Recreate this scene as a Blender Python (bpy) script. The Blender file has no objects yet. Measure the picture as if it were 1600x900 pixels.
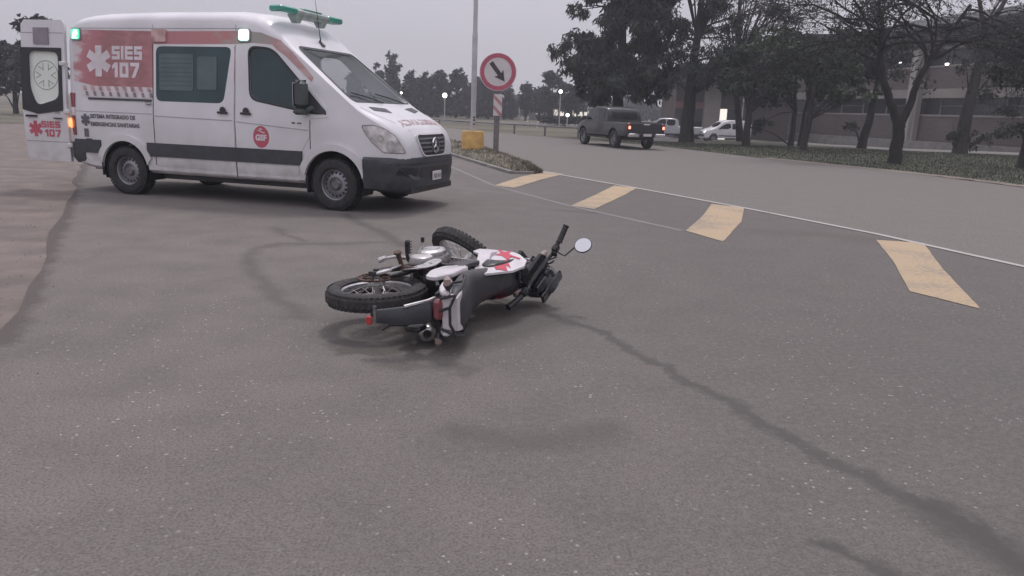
import bpy, bmesh, math, random
from mathutils import Vector, Matrix, geometry
from mathutils.bvhtree import BVHTree
from math import sin, cos, pi, radians, sqrt, atan2
R = random.Random(7)
scn = bpy.context.scene
COL = scn.collection

# ------------------------------------------------------------ camera, sky, sun, exposure
CAM_H = 1.40
cam = bpy.data.objects.new('camera', bpy.data.cameras.new('camera')); COL.objects.link(cam)
cam.data.sensor_width = 36; cam.data.lens = 1188 / 1600 * 36
cam.data.clip_start = 0.05; cam.data.clip_end = 4000
pt, ro = radians(13.2), radians(2.0)
fw = Vector((0, cos(pt), -sin(pt))); up = Vector((0, sin(pt), cos(pt))); rt = Vector((1, 0, 0))
rt2 = cos(ro) * rt + sin(ro) * up; up2 = -sin(ro) * rt + cos(ro) * up
cam.matrix_world = Matrix(((rt2.x, up2.x, -fw.x, 0), (rt2.y, up2.y, -fw.y, 0), (rt2.z, up2.z, -fw.z, CAM_H), (0, 0, 0, 1)))
scn.camera = cam

SUN_EL, SUN_AZ = radians(65), radians(6)      # behind the ambulance, a little to the right
w = bpy.data.worlds.new('World'); scn.world = w; w.use_nodes = True
nt = w.node_tree; nt.nodes.clear()
out = nt.nodes.new('ShaderNodeOutputWorld'); bg = nt.nodes.new('ShaderNodeBackground')
sky = nt.nodes.new('ShaderNodeTexSky'); sky.sky_type = 'NISHITA'; sky.sun_disc = False
sky.sun_elevation = SUN_EL; sky.sun_rotation = SUN_AZ; sky.air_density = 1.0; sky.dust_density = 4.0
tc = nt.nodes.new('ShaderNodeTexCoord'); sep = nt.nodes.new('ShaderNodeSeparateXYZ')
nt.links.new(tc.outputs['Generated'], sep.inputs[0])
ramp = nt.nodes.new('ShaderNodeValToRGB')
# overcast sky: the zenith about two and a half times as bright as the horizon
els = ramp.color_ramp.elements; els.new(.2); els.new(.5)
for e_, (p_, k_) in zip(els, ((0, .40), (.2, .42), (.5, .62), (1, .86))): e_.position = p_; e_.color = (.93 * k_, .895 * k_, 1.0 * k_, 1)
nt.links.new(sep.outputs['Z'], ramp.inputs[0])
ns = nt.nodes.new('ShaderNodeTexNoise'); ns.inputs['Scale'].default_value = 1.6; ns.inputs['Detail'].default_value = 4
mp = nt.nodes.new('ShaderNodeMapping'); mp.inputs['Scale'].default_value = (1, 1, 3.5)
nt.links.new(tc.outputs['Generated'], mp.inputs[0]); nt.links.new(mp.outputs[0], ns.inputs[0])
mr = nt.nodes.new('ShaderNodeMapRange'); mr.inputs[1].default_value = .3; mr.inputs[2].default_value = .7
mr.inputs[3].default_value = 13.3; mr.inputs[4].default_value = 14.9
nt.links.new(ns.outputs[0], mr.inputs[0])
vm = nt.nodes.new('ShaderNodeVectorMath'); vm.operation = 'SCALE'
nt.links.new(ramp.outputs[0], vm.inputs[0]); nt.links.new(mr.outputs[0], vm.inputs['Scale'])
mx = nt.nodes.new('ShaderNodeMixRGB'); mx.inputs[0].default_value = 0.92
nt.links.new(sky.outputs[0], mx.inputs[1]); nt.links.new(vm.outputs[0], mx.inputs[2])
nt.links.new(mx.outputs[0], bg.inputs[0]); bg.inputs[1].default_value = 0.10
nt.links.new(bg.outputs[0], out.inputs[0])

sl = bpy.data.lights.new('sun', 'SUN'); sl.energy = 1.25; sl.angle = radians(10); sl.color = (1, .95, .93)
so = bpy.data.objects.new('sun', sl); COL.objects.link(so)
sd = Vector((sin(SUN_AZ) * cos(SUN_EL), cos(SUN_AZ) * cos(SUN_EL), sin(SUN_EL)))
so.rotation_euler = sd.to_track_quat('Z', 'Y').to_euler()
vs = scn.view_settings; vs.view_transform = 'Standard'; vs.look = 'None'; vs.gamma = 1; vs.exposure = 0.07
vs.use_curve_mapping = False

# ------------------------------------------------------------ materials
def newmat(name):
    m = bpy.data.materials.new(name); m.use_nodes = True
    return m, m.node_tree, m.node_tree.nodes['Principled BSDF']
def mat(name, c, rough=.6, metal=0, var=.12, scale=6, bump=0, bscale=40, emit=0, ecol=None, coat=0, spec=None, c2=None, det=3, stretch=None):
    m, t, b = newmat(name)
    N = t.nodes.new
    tcn = N('ShaderNodeTexCoord'); nz = N('ShaderNodeTexNoise'); nz.inputs['Scale'].default_value = scale; nz.inputs['Detail'].default_value = det
    src = tcn.outputs['Object']
    if stretch:
        mpn = N('ShaderNodeMapping'); mpn.inputs['Scale'].default_value = stretch
        t.links.new(src, mpn.inputs[0]); src = mpn.outputs[0]
    t.links.new(src, nz.inputs[0])
    rp = N('ShaderNodeValToRGB'); rp.color_ramp.elements[0].position = .32; rp.color_ramp.elements[1].position = .68
    a = [max(0, v * (1 - var)) for v in c]; z = [min(1, v * (1 + var)) for v in (c2 or c)]
    rp.color_ramp.elements[0].color = (*a, 1); rp.color_ramp.elements[1].color = (*z, 1)
    t.links.new(nz.outputs[0], rp.inputs[0]); t.links.new(rp.outputs[0], b.inputs['Base Color'])
    b.inputs['Roughness'].default_value = rough; b.inputs['Metallic'].default_value = metal
    if spec is not None: b.inputs['Specular IOR Level'].default_value = spec
    if coat: b.inputs['Coat Weight'].default_value = coat; b.inputs['Coat Roughness'].default_value = .08
    if emit:
        b.inputs['Emission Color'].default_value = (*(ecol or c), 1); b.inputs['Emission Strength'].default_value = emit
    if bump:
        n2 = N('ShaderNodeTexNoise'); n2.inputs['Scale'].default_value = bscale; n2.inputs['Detail'].default_value = 4
        t.links.new(tcn.outputs['Object'], n2.inputs[0])
        bp = N('ShaderNodeBump'); bp.inputs['Strength'].default_value = bump; bp.inputs['Distance'].default_value = .02
        t.links.new(n2.outputs[0], bp.inputs['Height']); t.links.new(bp.outputs[0], b.inputs['Normal'])
    return m
M = {}
M['van_white'] = mat('van_white', (.66, .65, .67), .35, var=.06, scale=1.2, coat=.4, c2=(.72, .71, .73), det=6)
M['van_red'] = mat('van_red', (.52, .16, .18), .5, var=.12, scale=2.2, c2=(.58, .24, .25), det=6)
M['decal_white'] = mat('decal_white', (.68, .62, .65), .5)
M['decal_red'] = mat('decal_red', (.50, .10, .14), .5)
M['decal_grey'] = mat('decal_grey', (.12, .12, .14), .6)
M['decal_pale'] = mat('decal_pale', (.36, .36, .38), .6)
M['decal_slate'] = mat('decal_slate', (.25, .22, .25), .6)
M['plastic'] = mat('dark_plastic', (.045, .048, .056), .55, var=.2, scale=8, bump=.1)
M['black'] = mat('black_plastic', (.018, .018, .021), .4, var=.2)
M['gloss_black'] = mat('gloss_black', (.02, .021, .026), .12, coat=.5)
M['rubber'] = mat('tyre_rubber', (.032, .031, .032), .85, var=.25, scale=14, bump=.2)
M['dusty_rubber'] = mat('dusty_tyre_rubber', (.045, .043, .043), .9, var=.3, scale=22, bump=.3, bscale=90)
M['steel_rim'] = mat('steel_rim', (.30, .30, .32), .45, .6, var=.2)
M['chrome'] = mat('chrome', (.75, .75, .76), .15, 1, var=.05)
M['alu'] = mat('aluminium', (.55, .54, .54), .35, .9, var=.2, scale=20)
M['dull_steel'] = mat('dull_steel', (.20, .19, .19), .5, .7, var=.35, scale=25)
M['dark_metal'] = mat('dark_metal', (.045, .043, .045), .5, .4, var=.4, scale=25)
M['rust_metal'] = mat('rusty_metal', (.10, .065, .05), .75, .3, var=.4, scale=30)
M['glass_teal'] = mat('teal_window_film', (.018, .052, .055), .22, var=.2, scale=2, spec=.6)
M['glass_teal2'] = mat('pale_teal_glass', (.075, .12, .12), .15, var=.15, scale=3, spec=.6)
M['frost'] = mat('frosted_pane', (.72, .76, .70), .4, var=.06, scale=3)
M['frost_line'] = mat('etched_line', (.30, .34, .31), .6)
M['interior'] = mat('dark_interior', (.035, .035, .04), .8)
M['mirror'] = mat('mirror_glass', (.55, .55, .57), .03, 1, var=.01)
M['lamp_glass'] = mat('headlamp_glass', (.60, .57, .56), .10, .15, var=.35, scale=9, coat=1)
M['tail_red'] = mat('tail_lamp_red', (.20, .02, .025), .25, coat=.5)
M['tail_dull'] = mat('faded_red_lens', (.22, .06, .07), .35, coat=.3)
M['green_lens'] = mat('green_lens', (.05, .32, .24), .25, coat=.5)
M['grey_bar'] = mat('grey_lamp_housing', (.34, .40, .37), .4, var=.2, scale=9)
M['moto_white'] = mat('scuffed_white_plastic', (.62, .58, .60), .3, var=.08, scale=14, coat=.3)
M['moto_red'] = mat('red_sticker', (.55, .03, .07), .35)
M['seat_vinyl'] = mat('seat_vinyl', (.042, .042, .046), .5, var=.2, scale=30, bump=.15, bscale=120)
M['orange_red'] = mat('reflector_red', (.45, .05, .05), .3)
M['amber'] = mat('clear_signal_lens', (.36, .28, .25), .15, .4, coat=.8)
M['yellow_paint'] = mat('yellow_concrete_paint', (.58, .36, .12), .8, var=.2, scale=4, bump=.3, det=7)
M['pole_paint'] = mat('pale_pole_paint', (.44, .43, .44), .6, var=.12, scale=5, det=7)
M['sign_white'] = mat('sign_white', (.62, .58, .58), .45, var=.05)
M['sign_red'] = mat('sign_red', (.46, .10, .15), .45, var=.08)
M['sign_black'] = mat('sign_black', (.05, .04, .045), .5)
M['sign_post'] = mat('weathered_post', (.17, .155, .15), .8, var=.25, scale=6)
M['truck_paint'] = mat('dark_grey_truck_paint', (.026, .026, .029), .35, .1, var=.1, coat=.35)
M['silver_paint'] = mat('silver_paint', (.42, .42, .44), .35, .2, coat=.5)
M['dark_glass'] = mat('dark_glass', (.02, .022, .026), .06, spec=.7)
M['lit_red'] = mat('lit_tail_lamp', (.6, .2, .12), .3, emit=1.8, ecol=(1, .42, .26))
M['lit_orange'] = mat('lit_marker_lamp', (.8, .3, .1), .3, emit=1.6, ecol=(1, .36, .14))
M['lit_green'] = mat('lit_green_strobe', (.3, .9, .6), .3, emit=3.0, ecol=(.55, 1, .80), var=.05)
M['lit_green_dim'] = mat('dim_green_strobe', (.1, .6, .35), .3, emit=1.0, ecol=(.10, .9, .42))
M['lit_white'] = mat('lit_white_lamp', (.9, .9, .85), .3, emit=7, ecol=(1, .97, .90))
M['lit_soft'] = mat('lit_window', (.8, .78, .7), .5, emit=.9, ecol=(1, .93, .82))
M['beige_wall'] = mat('beige_render', (.27, .25, .225), .85, var=.12, scale=.6, det=6)
M['white_wall'] = mat('pale_wall', (.50, .48, .46), .85, var=.12, scale=.5, det=6)
M['brown_wall'] = mat('brown_render', (.075, .058, .052), .85, var=.15, scale=.7)
M['dark_roof'] = mat('dark_sheet_roof', (.030, .032, .037), .8, var=.2, scale=.5)
M['dark_win'] = mat('dark_window', (.015, .018, .023), .25)
M['concrete'] = mat('old_concrete', (.22, .21, .195), .9, var=.2, scale=2, bump=.2, det=7)
M['bark'] = mat('dark_bark', (.026, .023, .021), .95, var=.35, scale=7, bump=.5, bscale=20, stretch=(1, 1, .3))
M['bark2'] = mat('brown_bark', (.036, .031, .027), .95, var=.35, scale=7, bump=.5, bscale=20, stretch=(1, 1, .3))
M['leaf_dark'] = mat('dark_needle_foliage', (.022, .030, .024), .8, var=.5, scale=.6, c2=(.045, .052, .042))
M['leaf_green'] = mat('green_foliage', (.026, .040, .024), .75, var=.5, scale=.7, c2=(.055, .075, .040))
M['leaf_far'] = mat('far_foliage', (.032, .040, .042), .85, var=.45, scale=.25, c2=(.055, .064, .062))
M['leaf_brown'] = mat('withered_foliage', (.05, .042, .036), .85, var=.4, scale=.6)
M['grass_blade'] = mat('grass_blades', (.115, .102, .078), .9, var=.35, scale=3, c2=(.19, .165, .125))
M['grass_green'] = mat('green_grass_blades', (.032, .038, .022), .9, var=.35, scale=1.5, c2=(.05, .056, .034))
M['rail_grey'] = mat('grey_rail_paint', (.16, .16, .16), .7)

def grime(m):
    t = m.node_tree; b = t.nodes['Principled BSDF']; N = t.nodes.new; L = t.links.new
    src = b.inputs['Base Color'].links[0].from_socket
    tcn = N('ShaderNodeTexCoord'); sp_ = N('ShaderNodeSeparateXYZ'); L(tcn.outputs['Object'], sp_.inputs[0])
    mr = N('ShaderNodeMapRange'); mr.inputs[1].default_value = .95; mr.inputs[2].default_value = .3; L(sp_.outputs['Z'], mr.inputs[0])
    nz = N('ShaderNodeTexNoise'); nz.inputs['Scale'].default_value = 5; nz.inputs['Detail'].default_value = 8; L(tcn.outputs['Object'], nz.inputs[0])
    m2 = N('ShaderNodeMapRange'); m2.inputs[1].default_value = .35; m2.inputs[2].default_value = .7; m2.inputs[3].default_value = .15; m2.inputs[4].default_value = .75; L(nz.outputs[0], m2.inputs[0])
    mu = N('ShaderNodeMath'); mu.operation = 'MULTIPLY'; L(mr.outputs[0], mu.inputs[0]); L(m2.outputs[0], mu.inputs[1])
    mx_ = N('ShaderNodeMixRGB'); mx_.inputs[2].default_value = (.34, .30, .28, 1); L(mu.outputs[0], mx_.inputs[0]); L(src, mx_.inputs[1]); L(mx_.outputs[0], b.inputs['Base Color'])
grime(M['van_white'])
# brick
def brick_mat():
    m, t, b = newmat('brick_wall'); N = t.nodes.new
    tcn = N('ShaderNodeTexCoord'); br = N('ShaderNodeTexBrick'); t.links.new(tcn.outputs['UV'], br.inputs[0])
    br.inputs['Scale'].default_value = 1; br.inputs['Brick Width'].default_value = .5; br.inputs['Row Height'].default_value = .16
    br.inputs['Mortar Size'].default_value = .02
    br.inputs['Color1'].default_value = (.10, .080, .073, 1); br.inputs['Color2'].default_value = (.13, .102, .090, 1); br.inputs['Mortar'].default_value = (.13, .12, .11, 1)
    nz = N('ShaderNodeTexNoise'); nz.inputs['Scale'].default_value = .35; nz.inputs['Detail'].default_value = 6
    t.links.new(tcn.outputs['Object'], nz.inputs[0])
    mr = N('ShaderNodeMapRange'); mr.inputs[3].default_value = .65; mr.inputs[4].default_value = 1.3
    t.links.new(nz.outputs[0], mr.inputs[0])
    v = N('ShaderNodeVectorMath'); v.operation = 'SCALE'; t.links.new(br.outputs[0], v.inputs[0]); t.links.new(mr.outputs[0], v.inputs['Scale'])
    t.links.new(v.outputs[0], b.inputs['Base Color']); b.inputs['Roughness'].default_value = .95
    return m
M['brick'] = brick_mat()
def clear_glass():
    m, t, b = newmat('clear_tinted_glass')
    b.inputs['Base Color'].default_value = (.60, .72, .70, 1); b.inputs['Roughness'].default_value = .02
    b.inputs['Alpha'].default_value = .40; b.inputs['Specular IOR Level'].default_value = .75
    b.inputs['Base Color'].default_value = (.10, .13, .135, 1)
    nz = t.nodes.new('ShaderNodeTexNoise'); nz.inputs['Scale'].default_value = 3
    mr = t.nodes.new('ShaderNodeMapRange'); mr.inputs[3].default_value = .34; mr.inputs[4].default_value = .44
    t.links.new(nz.outputs[0], mr.inputs[0]); t.links.new(mr.outputs[0], b.inputs['Alpha'])
    return m
M['clear'] = clear_glass()

# ------------------------------------------------------------ mesh helpers
class MB:
    def __init__(s): s.v = []; s.f = []; s.X = None
    def add(s, vs, fs, X=None):
        n = len(s.v)
        for p in vs:
            p = Vector(p)
            if X is not None: p = X @ p
            if s.X is not None: p = s.X @ p
            s.v.append(tuple(p))
        s.f += [tuple(i + n for i in f) for f in fs]
        return s
    def box(s, c, d, X=None, b=0):
        x, y, z = c; a, e, h = d[0] / 2, d[1] / 2, d[2] / 2
        if b <= 0:
            vs = [(x + i * a, y + j * e, z + k * h) for k in (-1, 1) for j in (-1, 1) for i in (-1, 1)]
            return s.add(vs, [(0, 2, 3, 1), (4, 5, 7, 6), (0, 1, 5, 4), (2, 6, 7, 3), (0, 4, 6, 2), (1, 3, 7, 5)], X)
        vs = []; fs = []
        def oct_(a_, e_, zz): 
            bb = b
            return [(x + sx * u, y + sy * v, zz) for sx, sy, u, v in ((1, 1, a_, e_ - bb), (1, 1, a_ - bb, e_), (-1, 1, a_ - bb, e_), (-1, 1, a_, e_ - bb), (-1, -1, a_, e_ - bb), (-1, -1, a_ - bb, e_), (1, -1, a_ - bb, e_), (1, -1, a_, e_ - bb))]
        rings = [oct_(a - b, e - b, z - h), oct_(a, e, z - h + b), oct_(a, e, z + h - b), oct_(a - b, e - b, z + h)]
        return s.loft(rings, True, True, X)
    def loft(s, rings, cap0=True, cap1=True, X=None, closed=True):
        n = len(rings[0]); vs = [p for r in rings for p in r]; fs = []
        for k in range(len(rings) - 1):
            for i in range(n if closed else n - 1):
                j = (i + 1) % n; fs.append((k * n + i, k * n + j, (k + 1) * n + j, (k + 1) * n + i))
        if cap0: fs.append(tuple(range(n))[::-1])
        if cap1: fs.append(tuple((len(rings) - 1) * n + i for i in range(n)))
        return s.add(vs, fs, X)
    def tube(s, pts, rad, n=8, X=None, caps=True):
        pts = [Vector(p) for p in pts]
        if not hasattr(rad, '__len__'): rad = [rad] * len(pts)
        rings = []; nrm = None
        for i, p in enumerate(pts):
            d = (pts[min(i + 1, len(pts) - 1)] - pts[max(i - 1, 0)]).normalized()
            if nrm is None:
                nrm = d.orthogonal().normalized()
            else:
                nrm = (nrm - d * nrm.dot(d))
                nrm = nrm.normalized() if nrm.length > 1e-6 else d.orthogonal().normalized()
            b = d.cross(nrm)
            rings.append([tuple(p + rad[i] * (cos(2 * pi * k / n) * nrm + sin(2 * pi * k / n) * b)) for k in range(n)])
        return s.loft(rings, caps, caps, X)
    def lathe(s, prof, axis=(0, 1, 0), c=(0, 0, 0), n=32, X=None, close=False):
        a = Vector(axis).normalized(); u = a.orthogonal().normalized(); v = a.cross(u); c = Vector(c)
        rings = [[tuple(c + a * h + r * (cos(2 * pi * k / n) * u + sin(2 * pi * k / n) * v)) for k in range(n)] for r, h in prof]
        if close: rings.append(rings[0])
        return s.loft(rings, not close, not close, X)
    def pillow(s, outline, yc, hw, prof=((-1, .86), (-.82, .97), (-.4, 1), (.4, 1), (.82, .97), (1, .86)), X=None, shrink=None):
        cx = sum(p[0] for p in outline) / len(outline); cz = sum(p[1] for p in outline) / len(outline)
        rings = []
        for t, k in prof:
            rings.append([(cx + (p[0] - cx) * k, yc + t * hw * (p[2] if len(p) > 2 else 1), cz + (p[1] - cz) * k) for p in outline])
        return s.loft(rings, True, True, X)
    def obj(s, name, m, parent=None, smooth=True, ang=35):
        me = bpy.data.meshes.new(name); me.from_pydata(s.v, [], s.f); me.validate()
        bm = bmesh.new(); bm.from_mesh(me); bmesh.ops.recalc_face_normals(bm, faces=bm.faces); bm.to_mesh(me); bm.free()
        if smooth and len(me.polygons):
            me.shade_smooth(); me.set_sharp_from_angle(angle=radians(ang))
        return link(name, me, m, parent)
def link(name, me, m, parent=None):
    o = bpy.data.objects.new(name, me); COL.objects.link(o)
    if m: me.materials.append(M[m] if isinstance(m, str) else m)
    if parent: o.parent = parent
    return o
def tag(o, label=None, cat=None, group=None, kind=None):
    if label: o['label'] = label
    if cat: o['category'] = cat
    if group: o['group'] = group
    if kind: o['kind'] = kind
    return o
def thing(name, loc, rz, label, cat, group=None):
    o = bpy.data.objects.new(name, None); COL.objects.link(o); o.location = loc; o.rotation_euler = (0, 0, rz)
    o.empty_display_size = .2
    return tag(o, label, cat, group)
def kids(o): return [c for c in bpy.data.objects if c.parent == o]
def copy_tree(o, parent=None):
    c = o.copy(); COL.objects.link(c); c.parent = parent
    for ch in kids(o): copy_tree(ch, c)
    return c
def smooth_poly(pts, it=2):
    for _ in range(it):
        q = []
        for i in range(len(pts)):
            a, b = pts[i], pts[(i + 1) % len(pts)]
            q += [tuple(a[k] * .75 + b[k] * .25 for k in range(len(a))), tuple(a[k] * .25 + b[k] * .75 for k in range(len(a)))]
        pts = q
    return pts
def fillet(pts, r, n=4):
    o = []; N_ = len(pts)
    for i in range(N_):
        p = Vector(pts[i]); a = (Vector(pts[i - 1]) - p); c = (Vector(pts[(i + 1) % N_]) - p)
        q = min(r * 1.6, a.length * .45, c.length * .45); a = p + a.normalized() * q; c = p + c.normalized() * q
        o += [tuple(a * (1 - t) ** 2 + p * 2 * t * (1 - t) + c * t * t) for t in [k / n for k in range(n + 1)]]
    return o
def rrect(x0, z0, x1, z1, r, n=4):
    o = []
    for cx, cz, a0 in ((x1 - r, z1 - r, 0), (x0 + r, z1 - r, 90), (x0 + r, z0 + r, 180), (x1 - r, z0 + r, 270)):
        for k in range(n + 1):
            a = radians(a0 + 90 * k / n); o.append((cx + r * cos(a), cz + r * sin(a)))
    return o
def inside(p, poly):
    x, y = p; c = False; n = len(poly)
    for i in range(n):
        x1, y1 = poly[i][:2]; x2, y2 = poly[i - 1][:2]
        if (y1 > y) != (y2 > y) and x < (x2 - x1) * (y - y1) / (y2 - y1) + x1: c = not c
    return c
def densify(poly, g):
    o = []
    for i in range(len(poly)):
        a, b = poly[i], poly[(i + 1) % len(poly)]
        L = math.hypot(b[0] - a[0], b[1] - a[1]); n = max(1, int(L / g))
        o += [(a[0] + (b[0] - a[0]) * k / n, a[1] + (b[1] - a[1]) * k / n) for k in range(n)]
    return o
def fill(polys, g, holes=()):
    """triangulate 2D polygons with inner grid points; returns verts2d, faces"""
    V, Fc = [], []
    for poly in polys:
        P = densify(poly, g); pts = [Vector(p) for p in P]; edges = [(i, (i + 1) % len(P)) for i in range(len(P))]
        xs = [p[0] for p in P]; ys = [p[1] for p in P]
        hs = [densify(h, g) for h in holes]
        for h in hs:
            n0 = len(pts); pts += [Vector(p) for p in h]; edges += [(n0 + i, n0 + (i + 1) % len(h)) for i in range(len(h))]
        x = min(xs) + g
        while x < max(xs):
            y = min(ys) + g
            while y < max(ys):
                if inside((x, y), P) and not any(inside((x, y), h) for h in hs): pts.append(Vector((x, y)))
                y += g
            x += g
        r = geometry.delaunay_2d_cdt(pts, edges, [], 1 if not hs else 0, 1e-5)
        n = len(V); V += [tuple(v) for v in r[0]]
        for f in r[2]:
            c = (sum(r[0][i][0] for i in f) / len(f), sum(r[0][i][1] for i in f) / len(f))
            if inside(c, P) and not any(inside(c, h) for h in hs): Fc.append(tuple(i + n for i in f))
    return V, Fc
class Surf:
    """cast flat outlines onto a mesh surface"""
    def __init__(s, verts, faces): s.b = BVHTree.FromPolygons(verts, faces)
    def cast(s, org, d, off):
        h = s.b.ray_cast(Vector(org), Vector(d))
        if h[0] is None: return None
        n = h[1]
        if n.dot(Vector(d)) > 0: n = -n
        return h[0] + n * off, n
def project(surf, V, Fc, mapper, d, off, thick=.01):
    """V 2D verts -> 3D origin via mapper, cast along d; skirt of given thickness"""
    mb = MB(); res = []
    for p in V:
        r = surf.cast(mapper(p), d, off); res.append(r)
    ok = [f for f in Fc if all(res[i] for i in f)]
    idx = {}; 
    def vid(i, lo):
        k = (i, lo)
        if k not in idx:
            idx[k] = len(mb.v); P, n = res[i]; mb.v.append(tuple(P - n * thick if lo else P))
        return idx[k]
    cnt = {}
    for f in ok:
        mb.f.append(tuple(vid(i, 0) for i in f))
        for a, b in zip(f, f[1:] + f[:1]): cnt[(a, b)] = 1
    if thick > 0:
        for (a, b) in cnt:
            if (b, a) not in cnt: mb.f.append((vid(b, 0), vid(a, 0), vid(a, 1), vid(b, 1)))
    return mb
def text2d(s, size, bold=0.0, sx=1.0, align='LEFT', mirror=False, space=1.0):
    cu = bpy.data.curves.new('tmp', 'FONT'); cu.body = s; cu.size = size; cu.offset = bold; cu.align_x = align; cu.resolution_u = 3; cu.space_character = space
    o = bpy.data.objects.new('tmp', cu); COL.objects.link(o)
    dg = bpy.context.evaluated_depsgraph_get(); me = bpy.data.meshes.new_from_object(o.evaluated_get(dg))
    V = [((-1 if mirror else 1) * v.co.x * sx, v.co.y) for v in me.vertices]; Fc = [tuple(p.vertices) for p in me.polygons]
    bpy.data.objects.remove(o); bpy.data.meshes.remove(me); bpy.data.curves.remove(cu)
    return V, Fc
def rects2d(rs):
    V, Fc = [], []
    for q in rs:
        n = len(V); V += q; Fc.append(tuple(range(n, n + len(q))))
    return V, Fc
def bar(x0, z0, x1, z1): return [(x0, z0), (x1, z0), (x1, z1), (x0, z1)]
def block_letters(s, x, z, h, wd, gap, t):
    """squared capital lettering out of bars"""
    q = []
    for ch in s:
        a, b, c, d = x, z, x + wd, z + h; m = z + h / 2
        if ch == 'I': q.append(bar(a, b, a + t, d)); x += t + gap; continue
        if ch == 'S': q += [bar(a, d - t, c, d), bar(a, m - t / 2, a + t, d - t), bar(a + t, m - t / 2, c, m + t / 2), bar(c - t, b + t, c, m - t / 2), bar(a, b, c, b + t)]
        if ch == 'E': q += [bar(a, b, a + t, d), bar(a + t, d - t, c, d), bar(a + t, m - t / 2, c, m + t / 2), bar(a + t, b, c, b + t)]
        if ch == '0': q += [bar(a, b, a + t, d), bar(c - t, b, c, d), bar(a + t, d - t, c - t, d), bar(a + t, b, c - t, b + t)]
        if ch == '7': q += [bar(a, d - t, c, d), [(c - t * 1.15, d - t), (c, d - t), (a + wd * .52, b), (a + wd * .52 - t * 1.25, b)]]
        if ch == '1':
            q += [bar(a + wd * .3, b, a + wd * .3 + t * 1.1, d), [(a + wd * .3, d), (a + wd * .3, d - t * 1.3), (a, d - t * 1.9), (a, d - t * .9)]]
            x += wd * .3 + t * 1.1 + gap; continue
        x += wd + gap
    return q
def star6(cx, cz, r, t):
    q = []
    for k in range(6):
        a = radians(90 + 60 * k); d = (cos(a), sin(a)); n = (-d[1], d[0]); i = t / 2 * .577 * 2 * .87
        q.append([(cx + d[0] * i + n[0] * t / 2, cz + d[1] * i + n[1] * t / 2), (cx + d[0] * i - n[0] * t / 2, cz + d[1] * i - n[1] * t / 2), (cx + d[0] * r - n[0] * t / 2, cz + d[1] * r - n[1] * t / 2), (cx + d[0] * r + n[0] * t / 2, cz + d[1] * r + n[1] * t / 2)])
    q.append([(cx + t * .577 * cos(radians(60 * k)), cz + t * .577 * sin(radians(60 * k))) for k in range(6)])
    return q
def disc2d(cx, cz, rx, rz=None, n=28):
    rz = rz or rx
    return [(cx + rx * cos(2 * pi * k / n), cz + rz * sin(2 * pi * k / n)) for k in range(n)]
def lerp(tab, x):
    if x <= tab[0][0]: return tab[0][1]
    for (a, b), (c, d) in zip(tab, tab[1:]):
        if x <= c: return b + (d - b) * (x - a) / (c - a)
    return tab[-1][1]
# ------------------------------------------------------------ van-like bodies
def ring(x, z0, z1, w, sh, tum0, tum1, tumk, p=.7, nside=16, ntop=10):
    """cross-section at x: z0 bottom, z1 top, w half width, sh shoulder drop"""
    def hw(z): return w * (1 - tumk * max(0, min(1.4, (z - tum0) / (tum1 - tum0))))
    zs = z1 - sh; zs = max(zs, z0 + .02); half = []
    half.append((0, z0)); half.append((w * .5, z0)); half.append((w * .92, z0)); half.append((hw(z0 + .04), z0 + .05))
    for k in range(1, nside): 
        z = z0 + .05 + (zs - z0 - .05) * k / nside; half.append((hw(z), z))
    ws = hw(zs)
    for k in range(ntop + 1):
        a = pi / 2 * k / ntop
        half.append((ws * max(0, cos(a)) ** p, zs + (z1 - zs) * sin(a) ** p if k else zs))
    half[-1] = (0, z1)
    return [(x, y, z) for y, z in half] + [(x, -y, z) for y, z in half[-2:0:-1]]
def arch_cutter(specs, depth=.34, w=1.0):
    mb = MB()
    for x, z, r in specs:
        for sgn in (-1, 1):
            mb.lathe([(r, sgn * (w - depth)), (r, sgn * (w + .3))], (0, 1, 0), (x, 0, z), 36)
    return mb
def boolean(o, cutters, solver='EXACT'):
    for c in cutters:
        c.parent = o.parent
        md = o.modifiers.new('b', 'BOOLEAN'); md.operation = 'DIFFERENCE'; md.object = c; md.solver = solver
    dg = bpy.context.evaluated_depsgraph_get(); me = bpy.data.meshes.new_from_object(o.evaluated_get(dg))
    o.modifiers.clear(); o.data = me
    for c in cutters: bpy.data.objects.remove(c)
    me.shade_smooth(); me.set_sharp_from_angle(angle=radians(28))

def van_ring(x, off=0.0):
    z1 = lerp([(-4.38, 2.30), (-4.33, 2.44), (-4.2, 2.53), (-3.9, 2.575), (-3, 2.60), (-1.6, 2.60), (-1.25, 2.565), (-1.05, 2.49), (-.85, 2.34), (-.62, 2.11), (.26, 1.43), (.34, 1.385), (.6, 1.28), (.78, 1.195), (.89, 1.12), (.955, 1.03), (.99, .92), (1.01, .80), (1.02, .72)], x)
    z0 = lerp([(-4.38, .46), (-4.2, .38), (-3.9, .33), (.46, .33), (.56, .60), (1.02, .64)], x)
    w = lerp([(-4.38, .93), (-4.3, .965), (-4.1, .98), (.1, .985), (.4, .965), (.62, .935), (.8, .895), (.9, .845), (.955, .79), (.99, .72), (1.02, .61)], x)
    sh = lerp([(-4.3, .24), (-1.4, .26), (-1.0, .30), (-.6, .10), (.25, .08), (.4, .12), (.7, .16), (.95, .20), (1.05, .2)], x)
    tk = lerp([(-4, .105), (-.8, .12), (.2, .15), (.4, .10), (1, .06)], x)
    p = lerp([(-4.3, .62), (-1.3, .62), (-.6, .42), (.3, .42), (.5, .6), (1.05, .75)], x)
    return ring(x, z0 - off, z1 + off, w + off, sh, 1.12, 2.3, tk, p)
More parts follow.
